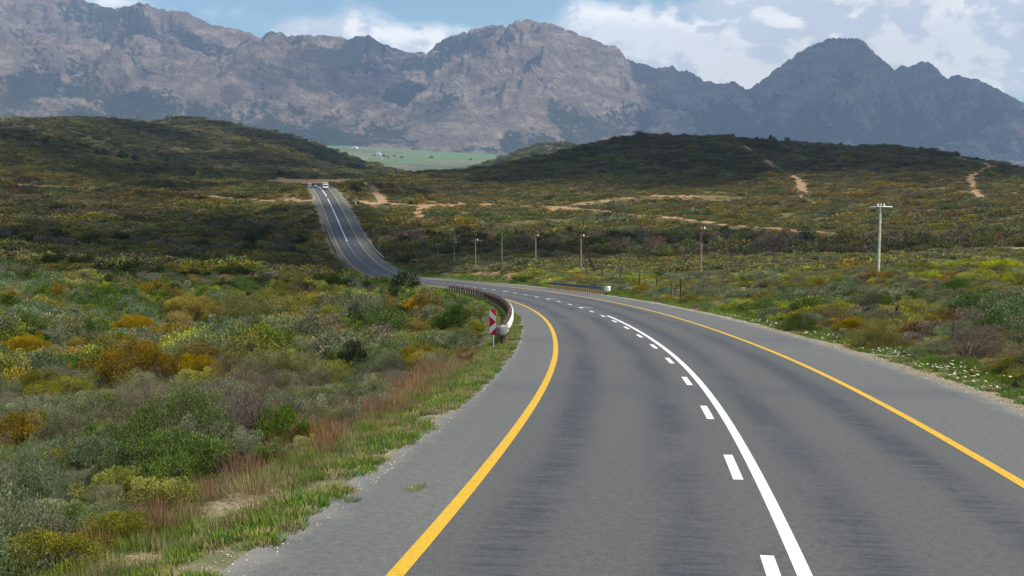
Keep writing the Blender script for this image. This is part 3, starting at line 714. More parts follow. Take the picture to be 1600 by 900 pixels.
keep &= (gap > .27 + .04 * (br > 300) + .10 * ((br > 400) & (br < 760))) | (rng.random(len(bx)) < .25)
keep &= rng.random(len(bx)) < np.where(br < 42, .95, .9)
keep &= ~((bs > 150) & (bs < 214) & (bo > 0) & (bins < 6.5) & (rng.random(len(bx)) < .75))
for sx_, sy_, sr in sp_pos:
    keep &= ((bx - sx_) ** 2 + (by - sy_) ** 2) > (sr * .85) ** 2
    # nothing taller stands right in front of it
    dr = math.hypot(sx_, sy_); keep &= ~((br < dr) & (br > dr - 1.6 * sr - 1.0) & (np.abs(bx / br - sx_ / dr) * dr < sr * .8) & (dr < 140))
bx, by, bc, br, bs, bo, bins, left, low = [v[keep] for v in (bx, by, bc, br, bs, bo, bins, left, low)]
bz = ground(bx, by)
qx, qy, qd = proj(np.stack([bx, by, bz], -1))
n = len(bx)
Wt = np.zeros((n, len(KN_))); ix = {k: i for i, k in enumerate(KN_)}
def setw(mask, **kw):
    Wt[mask] = 0
    for k, v in kw.items(): Wt[mask, ix[k]] = v
L_ = left; Rt = ~left
setw(L_ & (br < 36), sage=6, blue=3.2, dry=3.4, green=.9, olive=.9, lime=.25, orange=.15)
setw(L_ & (br >= 36) & (br < 90), sage=3.6, blue=2.2, dry=1.9, green=1.5, olive=2.6, lime=.8, orange=1.4, dark=.5)
setw(L_ & (br >= 50) & (br < 125) & (qx < 230), blue=3, green=4, sage=2, lime=.8, orange=.7, olive=1)
setw(L_ & (br >= 90) & (br < 180) & (qx >= 200), green=2.5, blue=1.5, sage=1.4, olive=2.4, orange=1.0, dark=2, lime=.6)
setw(L_ & (br >= 125) & (br < 300), green=2.6, dark=2.6, olive=2.6, orange=1.2, dry=1.5, blue=.8)
setw(L_ & (br >= 300) & (br < 480), green=2.0, dark=3.0, olive=2.0, orange=.8, dry=2.6, rust=.6)
setw(L_ & (br >= 480) & (br < 800), olive=3.4, orange=1.6, green=2, rust=1.0, dark=1.0, dry=1.0)
setw(L_ & (br >= 800), olive=2.2, green=3.0, dark=2.2, dry=1.4, sage=.6)
setw(Rt & (br < 60), sage=2.6, blue=2.2, dry=2.4, green=1.8, olive=2.4, lime=.9, orange=1.5, rust=.4)
setw(Rt & (br >= 60) & (br < 130), sage=3.0, blue=2.0, olive=3.4, lime=2.0, orange=1.4, dry=1.2, green=.7)
setw(Rt & (br >= 130) & (br < 310), sage=3.2, blue=2.2, olive=3.2, lime=2.6, green=.9, orange=.4, dry=.5)
setw(Rt & (br >= 310) & (br < 400), dry=4, dark=2.2, rust=1.0, green=1.0)
setw(Rt & (br >= 400) & (br < 520), green=2.6, olive=2.8, orange=1.5, blue=1.6, dry=.8)
setw(Rt & (br >= 520) & (br < 720), olive=2.8, orange=2.4, green=2.0, blue=.8, rust=1.4, dry=1.4)
setw(Rt & (br >= 720) & (br < 1500), green=2.2, dark=5.0, olive=1.0, dry=1.6, rust=.3)  # more dark bushes, deepening the hilltop's cloud shade by their colour
setw(Rt & (br >= 1500), green=3, dark=2, olive=2)
for i in range(len(KN_)):
    csz = np.where(br < 60, 2.4, np.where(br < 300, 9, 34)); Wt[:, i] *= np.exp(7.0 * (fbm(bx / csz + 31 * i, by / csz, 3, 200 + i) - .5))
# greener growth along the far slope right of the third pole
Wt /= Wt.sum(1, keepdims=True); kk = (Wt.cumsum(1) < rng.random((n, 1))).sum(1).clip(0, len(KN_) - 1)
size = bc * rng.uniform(.48, 1.0, n) * np.where(br < 42, rng.choice([.75, 1.0, 1.35, 1.9], n, p=[.25, .35, .25, .15]), 1.0)
size *= np.where((br > 42) & (br < 135), rng.choice([.7, 1.0, 1.8], n, p=[.35, .42, .23]), 1.0)
size *= np.where(br >= 135, rng.choice([.8, 1.0, 2.0], n, p=[.5, .36, .14]), 1.0)
size *= np.where(low, .55, 1) * np.where(Rt & (br > 60) & (br < 310), .82, 1)
nearroad = np.clip((bins - .4) / 3, .5, 1); size *= nearroad
hz = size * rng.uniform(.75, 1.15, n) * np.where(br < 42, np.where(left, 1.25, 1.05), np.where(br < 135, 1.05, np.where(br < 400, .62, np.where(br < 900, .5, .42))))
hz *= np.where(low, .6, 1) * np.where(Rt & (br > 30) & (br < 310), .72, 1)
hz = np.where(Rt & (br >= 310) & (br < 400), hz * 1.6, hz)
rz_ = rng.uniform(0, 6.28, n)
lod = np.where(br < 58, 0, np.where(br < 170, 1, 2))

size = np.where(bins < 8, np.minimum(size, np.maximum(bins - .5, .35) * np.where(br > 60, .8, 1.2)), size)
# low growth in front of the bushes one can point to, so that they stand clear
ok = np.ones(n, bool)
for q_, (sx_, sy_, sr) in zip(list(SPECIAL) + [(0, 0, 0, .75)], sp_pos):
    dr = math.hypot(sx_, sy_); hs = 2 * sr * q_[3]; zs = float(ground(sx_, sy_)[0]) + .28 * hs
    lat_ = np.abs(bx * sy_ / dr - by * sx_ / dr); alo = (bx * sx_ + by * sy_) / dr
    f_ = (lat_ < sr * .95 + size * .3) & (alo > 5) & (alo < dr)
    hz[f_] = np.minimum(hz[f_], br[f_] * zs / dr - bz[f_])
ok = hz > .16; hz = np.maximum(hz, .16); size = np.where(ok, np.minimum(size, hz * 2.6), size)
bx, by, bc, br, bs, bo, bins, left, low, bz, qx, qy, qd, kk, size, hz, rz_, lod = [v[ok] for v in (bx, by, bc, br, bs, bo, bins, left, low, bz, qx, qy, qd, kk, size, hz, rz_, lod)]
n = len(bx)
# the bushes that show largest stand as objects of their own, the rest is one mass of scrub
inview = (qd > 3) & (qx > -60) & (qx < 1660) & (qy > 150) & (qy < 1000)
app = np.where(inview & (qy - F * hz / np.maximum(qd, 1) < 900), size / np.maximum(qd, 1), 0)
N_IND = 300 - len(SPECIAL)
order = np.argsort(-app)[:N_IND]
ind = np.zeros(n, bool); ind[order] = True

KWORD = {'sage': 'grey green', 'green': 'fresh green', 'blue': 'blue green', 'orange': 'orange flowering', 'lime': 'yellow green', 'dry': 'purplish dry twiggy',
         'rust': 'rusty brown', 'dark': 'dark green', 'olive': 'olive'}
def make_bush(kind, j, loc, rz, sc3, detail, nm='bush'):
    root = empty(nm, loc, rz); root.scale = sc3
    if detail:
        link('foliage', near[kind][j][0], root); link('branches', near_tw[kind][j], root)
    else:
        bpy.data.objects.remove(root); root = link(nm, mid_[kind][j]); root.location = loc; root.rotation_euler = (0, 0, rz); root.scale = sc3
    return root
BASE = {}
def place_bush(kind, j, loc, rz, sc3, detail):
    key = (kind, j, detail)
    if key not in BASE: BASE[key] = make_bush(kind, j, loc, rz, sc3, detail); return BASE[key]
    src = BASE[key]; c = src.copy(); C.objects.link(c); c.location = loc; c.rotation_euler = (0, 0, rz); c.scale = sc3
    for ch in src.children:
        d = ch.copy(); C.objects.link(d); d.parent = c
    return c
for q, p in zip(SPECIAL, sp_pos):
    g0 = float(ground(p[0], p[1])[0]); o = place_bush(q[4], 2 if p[2] > .8 and math.hypot(p[0], p[1]) < 110 else int(q[0]) % 2, (p[0], p[1], g0 - .05 * p[2]), q[0] * .37, (p[2], p[2], p[2] * 2 * q[3] / .95), math.hypot(p[0], p[1]) < 110)
    tag(o, q[5], 'bush', 'bushes in the scrub beside the road')
def zone(px, py, lf, r):
    if lf:
        if py > 690: return 'in the scrub at bottom left' if px < 260 else 'behind the brown verge grass'
        if px > 560: return 'below the chevron sign'
        if px < 230: return 'on the green left slope' if py < 600 else 'near the left edge'
        return 'between large orange bush and guardrail' if py < 600 else 'above the brown verge grass'
    if px > 1480: return 'at the far right edge'
    if px > 1300: return 'behind the flowery right verge'
    return 'by the right verge'
recs = []
for i in order:
    o = place_bush(KN_[kk[i]], 2 if (size[i] > .95 and br[i] < 42) else int(i) % 2, (bx[i], by[i], bz[i] - .06), rz_[i], (size[i], size[i], hz[i]), bool(br[i] < 42))
    recs.append((o, KWORD[KN_[kk[i]]], 'low' if hz[i] < .62 else 'tall', zone(qx[i], qy[i], bool(left[i]), br[i]), qx[i]))
ORD = ['leftmost', 'second', 'third', 'fourth', 'fifth', 'sixth', 'seventh', 'eighth', 'ninth', 'tenth', 'eleventh', 'twelfth', 'thirteenth', 'fourteenth', 'fifteenth', 'sixteenth', 'seventeenth', 'eighteenth', 'nineteenth', 'twentieth']
def ordinal(i, n_):
    if n_ == 1: return ''
    if i == 0: return 'leftmost '
    if i == n_ - 1: return 'rightmost '
    return (ORD[i] if i < len(ORD) else f'{i + 1}th') + ' from left, '
byk = {}
for rcd in recs: byk.setdefault(rcd[1:4], []).append(rcd)
for key, lst in byk.items():
    lst.sort(key=lambda q: q[4])
    for i, q in enumerate(lst): tag(q[0], f'{ordinal(i, len(lst))}{q[2]} {q[1]} bush {q[3]}', 'bush', 'bushes in the scrub beside the road')

rest = ~ind
protos = []; pidx = np.zeros(n, int)
tw_near = {}
for i, k in enumerate(KN_):
    for lv, src in ((0, [m_[0] for m_ in near[k]]), (1, mid_[k]), (2, farm[k])):
        a = len(protos); protos += src; s_ = (kk == i) & (lod == lv); pidx[s_] = a + rng.integers(0, min(2, len(src)), s_.sum())
        if lv == 0: pidx[s_ & (size > .95) & (br < 42)] = a + 2
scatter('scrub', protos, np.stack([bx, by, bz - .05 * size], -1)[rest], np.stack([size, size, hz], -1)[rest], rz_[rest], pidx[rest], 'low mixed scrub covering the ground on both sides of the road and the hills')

# ---- grass of the verges
def tuft(seed, nb, h, spread, col0, col1, lean=.35, wd=.006):
    g = np.random.default_rng(seed); a = g.uniform(0, 6.28, nb); rr_ = spread * np.sqrt(g.random(nb)); P = np.stack([np.cos(a) * rr_, np.sin(a) * rr_, 0 * a - .01], -1)
    D = unit(np.stack([np.cos(a) * lean * g.random(nb), np.sin(a) * lean * g.random(nb), np.ones(nb)], -1) + g.normal(size=(nb, 3)) * .16)
    L = h * g.uniform(.5, 1.2, nb); s = g.random((nb, 1)); return leaves_mesh('tuft', P, D, L, np.full(nb, wd), np.array(col0) * (1 - s) + np.array(col1) * s, g)
TF = [tuft(1, 110, .13, .17, (.11, .17, .03), (.22, .29, .06), .9, .012), tuft(2, 110, .12, .17, (.28, .22, .10), (.42, .34, .18), .9, .010), tuft(3, 80, .11, .18, (.07, .16, .02), (.13, .26, .04), 1.2, .020),
      tuft(4, 130, .24, .15, (.10, .16, .028), (.21, .28, .06), .4, .006), tuft(5, 120, .28, .15, (.22, .19, .08), (.34, .28, .13), .45, .006),
      tuft(6, 150, .50, .22, (.19,.105,.055), (.37,.225,.12), .7, .005), tuft(7, 120, .44, .24, (.15,.085,.05), (.29,.17,.10), .5, .006)]
gp, gs, gi_ = [], [], []
def grass(side, s0, s1, o0, o1, dens, kinds, pr, smin=.7, smax=1.3, cl=0, seed=0):
    nn = int((s1 - s0) * (o1 - o0) * dens); s = rng.uniform(s0, s1, nn); o = rng.uniform(o0, o1, nn)
    sc_ = np.interp(s, [0, 40, 120, 300], [1, 1.15, 2.0, 3.0]); k = rng.random(nn) < 1 / sc_ ** 1.6
    s, o, sc_ = s[k], o[k], sc_[k]
    of = (AL - o) if side < 0 else (AR + o); p = road_pt(s, of)
    if cl: q = fbm(s / 1.3, o / 1.3, 3, seed) > cl; s, p, sc_ = s[q], p[q], sc_[q]
    vz = p[:, 2] + np.interp((o if not cl else o[q]), [-.4, .25, .8, 1.6], [.0, -.012, -.10, -.17]); z = np.maximum(ground(p[:, 0], p[:, 1]), np.where((o if not cl else o[q]) < 1.7, vz, -99))
    gp.append(np.stack([p[:, 0], p[:, 1], z - .01], -1)); gs.append(sc_ * rng.uniform(smin, smax, len(s))); gi_.append(rng.choice(kinds, len(s), p=pr))
grass(-1, 3, 330, -.05, .95, 46, [0, 1, 2], [.45, .33, .22], .6, 1.1, cl=.33, seed=300)
grass(-1, 3, 35, .6, 1.6, 26, [0, 3, 4, 2], [.35, .3, .2, .15], .6, 1.0, cl=.38, seed=302)
grass(-1, 3, 34, 1.0, 1.7, 14, [3, 4, 5, 1], [.35, .3, .15, .2], .6, .95, cl=.34, seed=303)
grass(-1, 3, 34, 1.35, 2.2, 7, [5, 6, 4], [.5, .35, .15], .45, .95, cl=.47, seed=304)
grass(-1, 35, 330, .9, 1.5, 5, [0, 1], [.5, .5], .5, .8, cl=.5, seed=310)
grass(-1, 30, 40, 1.0, 2.4, 8, [6, 5], [.5, .5], .35, .6, cl=.46, seed=305)
grass(1, 8, 330, .55, 1.7, 10, [0, 1, 2], [.35, .25, .4], .6, 1.1, cl=.47, seed=306)
grass(1, 8, 330, 1.3, 3.2, 12, [0, 2, 3], [.5, .35, .15], .7, 1.2, cl=.35, seed=307)
for (s, o, k) in [(14.2, -.95, 1), (14.0, -.9, 1), (13.2, -.3, 0), (30.0, 0, 1)]:
    p = road_pt(float(s), float(AL - o)); gp.append(p[None] + [[0, 0, .0]]); gs.append(np.array([.6])); gi_.append(np.array([k]))
gp, gs, gi_ = map(np.concatenate, (gp, gs, gi_))
scatter('grass', TF, gp, np.repeat(gs[:, None], 3, 1), rng.uniform(0, 6.28, len(gp)), gi_, 'green, straw and brown grass growing along both verges')

# ---- white stones and gravel along the asphalt edges, and the daisies on the right verge
def stone(seed):
    g = np.random.default_rng(seed); V = np.array([(x, y, z) for x in (-1, 1) for y in (-1, 1) for z in (-1, 1)], float) * g.uniform(.5, 1, (8, 3)) * .5; V[:, 2] *= .6
    return V, [(0, 1, 3, 2), (4, 6, 7, 5), (0, 4, 5, 1), (2, 3, 7, 6), (0, 2, 6, 4), (1, 5, 7, 3)]
SM = [simple('pale_stone', (.55, .51, .43), .9, nscale=3), simple('grey_stone', (.30, .29, .27), .9, nscale=3), simple('ochre_stone', (.42, .30, .18), .9, nscale=3)]
ST = [mesh_arrays('stone', *stone(i), SM[i % 3]) for i in range(6)]
nn = 13000; s = 6 + 150 * rng.random(nn) ** 1.7; sd = rng.random(nn) < .74
o = np.where(sd, AR + .45 + rng.normal(size=nn) * .30, AL + .05 - np.abs(rng.normal(size=nn)) * .55 + .25)
p = road_pt(s, o); ins_ = np.maximum(AL - o, o - AR); zz = p[:, 2] + np.interp(ins_, [-3, 0, .25, .8, 1.6], [.002, .0, -.006, -.09, -.16])
scatter('gravel', ST, np.stack([p[:, 0], p[:, 1], zz], -1), np.repeat((.028 * rng.uniform(.5, 2.2, nn) * np.interp(s, [6, 60, 150], [.42, 1.0, 2.0]))[:, None], 3, 1), rng.uniform(0, 6.28, nn), rng.integers(0, 6, nn), 'pale gravel lying along the edges of the asphalt')
def daisy():
    V = [(0, 0, .12)]; FCs = []
    for i in range(9):
        a = i * 2 * math.pi / 9; V += [(math.cos(a - .3) * .02, math.sin(a - .3) * .02, .122), (math.cos(a) * .05, math.sin(a) * .05, .128), (math.cos(a + .3) * .02, math.sin(a + .3) * .02, .122)]
        k = 1 + i * 3; FCs.append((0, k, k + 1, k + 2))
    k = len(V)
    V += [(.003, 0, 0), (-.003, .003, 0), (-.003, .003, .12), (.003, 0, .12)]; FCs.append((k, k + 1, k + 2, k + 3))
    k = len(V); V += [(.014, 0, .131), (0, .014, .131), (-.014, 0, .131), (0, -.014, .131)]; FCs.append((k, k + 1, k + 2, k + 3))
    me = mesh_arrays('daisy', V, FCs, simple('white_petals', (.82, .82, .74), .7)); me.materials.append(simple('yellow_centre', (.7, .5, .03), .8)); me.materials.append(simple('flower_stem', (.08, .14, .03), .8))
    me.polygons[9].material_index = 2; me.polygons[10].material_index = 1; return me
nn = 1500; s = 16 + 60 * rng.random(nn) ** 1.5; o = rng.normal(1.55, .42, nn).clip(.6, 2.8)
k = fbm(s / 1.5, o / .8, 3, 404) > .51; s, o = s[k], o[k]; p = road_pt(s, AR + o); z = ground(p[:, 0], p[:, 1])
scatter('daisies', [daisy()], np.stack([p[:, 0], p[:, 1], z + .02], -1), np.repeat(rng.uniform(.6, 1.15, len(s))[:, None], 3, 1), rng.uniform(0, 6.28, len(s)), np.zeros(len(s), int), 'white daisies flowering in the grass of the right verge', tilt=rng.normal(size=(len(s), 2)) * .25)
# ------------------------------------------------------------------ things beside the road
def boxes(lst):
    """(cx,cy,cz,sx,sy,sz) boxes -> V, F"""
    V, FCs = [], []
    for c in lst:
        x, y, z, a, b_, d = c; k = len(V)
        V += [(x + i * a / 2, y + j * b_ / 2, z + l * d / 2) for i in (-1, 1) for j in (-1, 1) for l in (-1, 1)]
        FCs += [tuple(k + q for q in f) for f in ((0, 1, 3, 2), (4, 6, 7, 5), (0, 4, 5, 1), (2, 3, 7, 6), (0, 2, 6, 4), (1, 5, 7, 3))]
    return V, FCs
def bevel(o, w_=.01, seg=2):
    md = o.modifiers.new('bevel', 'BEVEL'); md.width = w_; md.segments = seg; md.limit_method = 'ANGLE'; return o
def part(name, V, FCs, mat, parent, smooth=False): return link(name, mesh_arrays(name, V, FCs, mat, smooth), parent)
def tube(name, segs, mat, parent, sides=10):
    V, FCs = sticks_arrays(segs, sides)
    k = len(segs)
    for i in range(k):                                    # cap both ends with small fans of quads
        b0 = i * sides * 2
        for e in (0, sides):
            for j in range(1, sides - 2, 2): FCs.append((b0 + e, b0 + e + j, b0 + e + j + 1, b0 + e + (j + 2) % sides))
    return part(name, V, FCs, mat, parent, False)
galv = simple('galvanised_steel', (.50, .51, .50), .45, .35, 3, .18, .5)
creamrail = simple('pale_painted_rail', (.56, .57, .52), .5, 0, 2.5, .15)
steeld = simple('dark_steel', (.10, .12, .13), .5, .4, 3, .2)
wooddark = simple('creosoted_wood', (.075, .048, .035), .85, 0, 6, .4)
woodlit = simple('sunlit_wood', (.20, .12, .07), .85, 0, 6, .35)  # brown post wood with its sunlit look put into the colour
polewood = simple('brown_pole_wood', (.12, .075, .05), .8, 0, 2, .3)
polegrey = simple('greenish_pole_wood', (.25, .28, .20), .8, 0, 2, .25)
porc = simple('porcelain', (.75, .75, .72), .25); whitep = simple('white_enamel', (.78, .79, .78), .35)
redp = simple('red_reflective', (.55, .012, .022), .4); blackp = simple('black_rubber', (.02, .02, .02), .8)
glass = simple('dark_glass', (.02, .03, .035), .1, 0, 0, 0, .6)

def station(px, py, off, up, s0=20, s1=720):
    ss = np.arange(s0, s1, .5); P = road_pt(ss, np.full(len(ss), float(off))); P[:, 2] += up
    x, y, d = proj(P); return float(ss[((x - px) ** 2 + (y - py) ** 2).argmin()])
def wbeam_profile(out):   # lateral bulge (towards the road) against height
    return [(0, -.155), (.035, -.14), (.075, -.10), (.075, -.075), (.02, -.03), (.0, 0), (.02, .03), (.075, .075), (.075, .10), (.035, .14), (0, .155)]
def guardrail(name, s0, s1, off, label, railmat, postmat, sp=1.905, zc=.58, posth=.78, near_end=None, block=True, pw=.15):
    side = 1 if off < 0 else -1                          # road lies towards +lateral for a left rail
    p0 = road_pt(s0, float(off)); root = empty(name, p0); inv = np.array(p0)
    ss = np.arange(s0, s1, .8); pr = wbeam_profile(side); V = []; k = len(pr)
    for s in ss:
        base_ = road_pt(s, float(off)); l = np.array([math.cos(road_frame(s)), math.sin(road_frame(s)), 0])
        for (a, b_) in pr: V.append(base_ + l * (a + .11) * side + np.array([0, 0, zc + b_]) - inv)
    i = np.arange(len(V)).reshape(len(ss), k); FCs = np.stack([i[:-1, :-1], i[1:, :-1], i[1:, 1:], i[:-1, 1:]], -1).reshape(-1, 4)
    r_ = part('rail', V, FCs, railmat, root, True); sm = r_.modifiers.new('thick', 'SOLIDIFY'); sm.thickness = .006
    for s in np.arange(s0 + .3, s1, sp):
        th = road_frame(s); b_ = road_pt(s, float(off)) - inv
        segs = []; jit = rng.normal() * .02
        V, FCs = boxes([(0, 0, posth / 2 - .35 + jit, pw, pw, posth + .7)])
        if block:
            V2, F2 = boxes([(side * .085, 0, zc, .09, .12, .30)]); n0 = len(V); V += V2; FCs += [tuple(n0 + q for q in f) for f in F2]
        o = part('post', V, FCs, postmat, root); o.location = tuple(b_); o.rotation_euler = (rng.normal() * .01, rng.normal() * .015, th + rng.normal() * .05)
        o.location.x -= side * .02 * math.cos(th)
    tag(root, label, 'guardrail'); return root, inv
def bullnose(root, inv, s, off, fwd, mat, darkmat, rad=.30, hgt=.36, zc=.58, back=.9):
    """rounded end wing of the rail, curling away from the road"""
    side = 1 if off < 0 else -1; th = road_frame(s); l = np.array([math.cos(th), math.sin(th), 0]) * side; f = np.array([-math.sin(th), math.cos(th), 0]) * fwd
    b_ = road_pt(s, float(off)) - inv + l * .17; V = []; n_ = 14
    path = [b_ - f * .9, b_ - f * .45, b_] + [b_ + f * (rad * math.sin(a)) - l * rad * (1 - math.cos(a)) for a in np.linspace(.2, math.pi, n_)] + [b_ - l * 2 * rad - f * back * .5]
    hh = np.interp(np.arange(len(path)), [0, 3, 6, len(path)], [.30, .34, hgt + .1, hgt])
    for p, h_ in zip(path, hh):
        for q in np.linspace(-.5, .5, 5): V.append(p + np.array([0, 0, zc + q * h_ + 0]) + 0 * l)
    i = np.arange(len(V)).reshape(len(path), 5); FCs = np.stack([i[:-1, :-1], i[1:, :-1], i[1:, 1:], i[:-1, 1:]], -1).reshape(-1, 4)
    o = part('end_wing', V, FCs, mat, root, True); md = o.modifiers.new('thick', 'SOLIDIFY'); md.thickness = .01
    return o
sA = 1.2 + station(790, 524, AL - .35, .58, 28, 60); sB = station(700, 449, AL - .35, .58, 100, 240)
gl_, inv = guardrail('guardrail', sA, sB, AL - .35, 'long curved guardrail with dark wooden posts on the left edge of the bend', creamrail, wooddark, 1.905, posth=.80, pw=.15, block=False)
bullnose(gl_, inv, sA, AL - .35, -1, simple('dull_zinc', (.20, .205, .195), .55, .3, 5, .25), steeld, .27, .30)
V, FCs = boxes([(0, 0, 0, .07, .02, .07)]); q = part('reflector', V, FCs, redp, gl_); pp = road_pt(sA + .6, AL - .35 + .24, .60) - inv; q.location = tuple(pp)
sC = station(857, 441, AR + .45, .58, 60, 180); sD = station(948, 455, AR + .45, .58, 50, 170)
gr2, inv = guardrail('guardrail', min(sC, sD), max(sC, sD), AR + .45, 'short straight guardrail with closely set brown posts on the right side of the road', steeld, woodlit, .95, posth=.66, pw=.13)
bullnose(gr2, inv, min(sC, sD), AR + .45, -1, whitep, steeld, .26, .42)
sE = station(547, 330, AR + .3, .5, 380, 560); sF = station(600, 406, AR + .3, .5, 250, 420)
guardrail('guardrail', min(sE, sF), max(sE, sF), AR + .3, 'distant guardrail along the right side of the road climbing the far hill', galv, wooddark, 1.3, zc=.78, posth=.95, pw=.2, block=False)
sG = station(505, 350, AL - .3, .5, 380, 560); sH = station(527, 392, AL - .3, .5, 250, 440)
guardrail('guardrail', min(sG, sH), max(sG, sH), AL - .3, 'distant guardrail along the left side of the road climbing the far hill', galv, wooddark, 1.6, zc=.75, posth=.9, pw=.2, block=False)

# chevron plate on its post
rS = math.hypot(*road_pt(sA, AL - .6)[:2]) - 1.6; hp = np.array([*spot_xyz(770, 545, rS)]); hp[2] = float(ground(hp[0], hp[1])[0]); rr0 = math.hypot(hp[0], hp[1]); d_ = pxdir(770, 503); tdep = rr0 / math.hypot(d_[0], d_[1]); ctr = d_ * tdep
ph_ = .86 * rr0 / 36; g0 = hp[2]
sg = empty('chevron_sign', (ctr[0], ctr[1], g0), math.atan2(ctr[1], ctr[0]) - math.pi / 2 - .32)
cz0 = ctr[2] - g0; pwid = .20 * rr0 / 36 * 1.1; phh = ph_ * .96
tube('post', [((0, .03, -.3), (0, .03, cz0 + phh * .45), .03, .03)], steeld, sg, 10)
V, FCs = boxes([(0, 0, cz0, pwid, .012, phh)]); plate = bevel(part('plate', V, FCs, redp, sg), .004)
yy = -.0085; hw, hh2 = pwid / 2 - .001, phh / 2
def yz(pts): return [(x * hw, yy, cz0 + z * hh2) for x, z in pts]
V = yz([(-1, .98), (-1, .45), (1, 0 + .0), (1, .42)]); V2 = yz([(-1, -.45), (-1, -.98), (1, -.42), (1, -.0)])
# upper and lower white bands of an arrow head pointing to the right
ch = part('chevron_band', V + V2, [(0, 1, 2, 3), (4, 5, 6, 7)], whitep, sg)
tag(sg, 'narrow upright sign with red and white chevrons pointing right, before the left guardrail', 'road sign')

# utility poles
def upole(px, by, ty, Hm, mat, label, arm=True, strut=None, thick=.13, rz=0.0, ins_=2):
    r = Hm * F / (by - ty); hq = hit(px, by, 60); r = float(np.clip(math.hypot(hq[0], hq[1]), .7 * r, 1.5 * r)); d1 = pxdir(px, ty); h1 = math.hypot(d1[0], d1[1]); x, y = d1[0] / h1 * r, d1[1] / h1 * r; zt_ = d1[2] / h1 * r; g0 = float(ground(x, y)[0]); H = max(zt_ - g0, 2.5)
    root = empty('utility_pole', (x, y, g0), rz)
    tube('pole', [((0, 0, -1), (0, 0, H * .5), thick, thick * .9), ((0, 0, H * .5), (0, 0, H), thick * .9, thick * .75)], mat, root, 10)
    if arm:
        aw = 1.25; V, FCs = boxes([(0, -.14, H - .35, 2 * aw, .10, .12)]); part('crossarm', V, FCs, porc if thick > .15 and mat is polegrey else mat, root)
        tube('brace', [((-.5, -.14, H - .38), (0, -.1, H - 1.0), .03, .03), ((.5, -.14, H - .38), (0, -.1, H - 1.0), .03, .03)], galv, root, 6)
        for xx in ((-.35, .35) if ins_ == 2 else (.35,)):
            tube('insulator', [((xx, -.14, H - .29), (xx, -.14, H - .14), .035, .09), ((xx, -.14, H - .14), (xx, -.14, H - .02), .10, .04)], porc, root, 8)
    if strut:
        d2 = pxdir(*strut); h2 = math.hypot(d2[0], d2[1]); x2, y2 = d2[0] / h2 * (r + .5), d2[1] / h2 * (r + .5); z2 = float(ground(x2, y2)[0]) - .4
        loc = Matrix.Rotation(-rz, 3, 'Z') @ Vector((x2 - x, y2 - y, z2 - g0)); tube('strut', [((0, 0, H * .86), tuple(loc), .09, .11)], mat, root, 8)
    return tag(root, label, 'utility pole', 'power line poles right of the road' if px > 600 else 'poles on the left slope')
upole(1376, 432, 318, 9, polegrey, 'greenish grey pole with white crossarm, the nearest and rightmost power pole', rz=.05, thick=.16)
upole(1096, 440, 354, 8.5, polewood, 'brown wooden power pole with crossarm, between the short guardrail and the greenish pole', rz=-.1, thick=.15, ins_=1)
upole(908, 432, 366, 8.5, polewood, 'brown power pole propped by a leaning strut, behind the short guardrail', strut=(933, 428), rz=.2, thick=.15, ins_=1)
upole(837, 420, 366, 8.5, polewood, 'brown power pole standing behind the left end of the short guardrail', rz=.2, thick=.15, ins_=1)
upole(784, 430, 364, 8.5, wooddark, 'bare black pole without crossarm beside a short post', arm=False, thick=.17)
poledim = simple('grey_brown_pole_wood', (.13, .125, .10), .85, 0, 2, .3)
upole(743, 424, 373, 8.5, poledim, 'thin grey power pole left of the bare black pole', rz=.2, thick=.09, ins_=1)
upole(710, 418, 377, 8.5, poledim, 'thin grey power pole between the leaning strut pole and its right neighbour', rz=.2, thick=.09, ins_=1)
upole(684, 416, 381, 8.5, poledim, 'leftmost far power pole with a long leaning strut', strut=(698, 420), rz=.2, thick=.09)
upole(454, 346, 305, 8.5, polewood, 'dark pole with a pale top left of the far road', arm=False, thick=.16)
upole(176, 347, 321, 8.5, wooddark, 'lone dark pole on the shaded left slope', arm=False, thick=.16)
upole(567, 287, 270, 6, wooddark, 'topmost small dark pole beside the bare earth track', arm=False, thick=.14)
upole(574, 300, 279, 7, wooddark, 'middle small dark pole beside the bare earth track', arm=False, thick=.14)
upole(581, 315, 287, 8, wooddark, 'lowest small dark pole at the foot of the bare earth track', arm=False, thick=.14)

# fence
fz = empty('fence', (0, 0, 0)); FP = [(1490,494,44,.45),(1400,479,54,.6),(1272,466,68,.6),(1063,479,88,1.5),(1026,455,104,1.2),(999,455,116,1.3),(969,447,126,1.2),(941,446,135,1.3),(916,443,143,1.3),(880,436,158,1.2),(850,434,172,1.2),(822,430,186,1.2),(795,429,200,1.5),(774,428,214,1.2),(752,427,228,1.2),(732,426,242,1.2),(714,426,256,1.2),(698,425,270,1.2)]
tops = []
for px, py, r, hgt in FP:
    d1 = pxdir(px, py); h1 = math.hypot(d1[0], d1[1]); x, y = d1[0] / h1 * r, d1[1] / h1 * r; g0 = float(ground(x, y)[0])
    hgt = hgt + .35
    V, FCs = sticks_arrays([((x, y, g0 - .3), (x + rng.normal() * .04, y, g0 + hgt), .075, .065)], 7); part('post', V, FCs, wooddark, fz); tops.append((x, y, g0, hgt))
segs = []
for a, b_ in zip(tops[:-1], tops[1:]):
    for q in ((.25, .55, .85) if a[1] > tops[3][1] - 1 else ()): segs.append(((a[0], a[1], a[2] + 1.2 * q), (b_[0], b_[1], b_[2] + 1.2 * q), .004, .004))
V, FCs = sticks_arrays(segs); part('wire', V, FCs, galv, fz)
tag(fz, 'old wire fence on weathered dark posts running through the scrub right of the road', 'fence')
x, y = tops[3][0] - .55, tops[3][1] + .6; g0 = float(ground(x, y)[0])
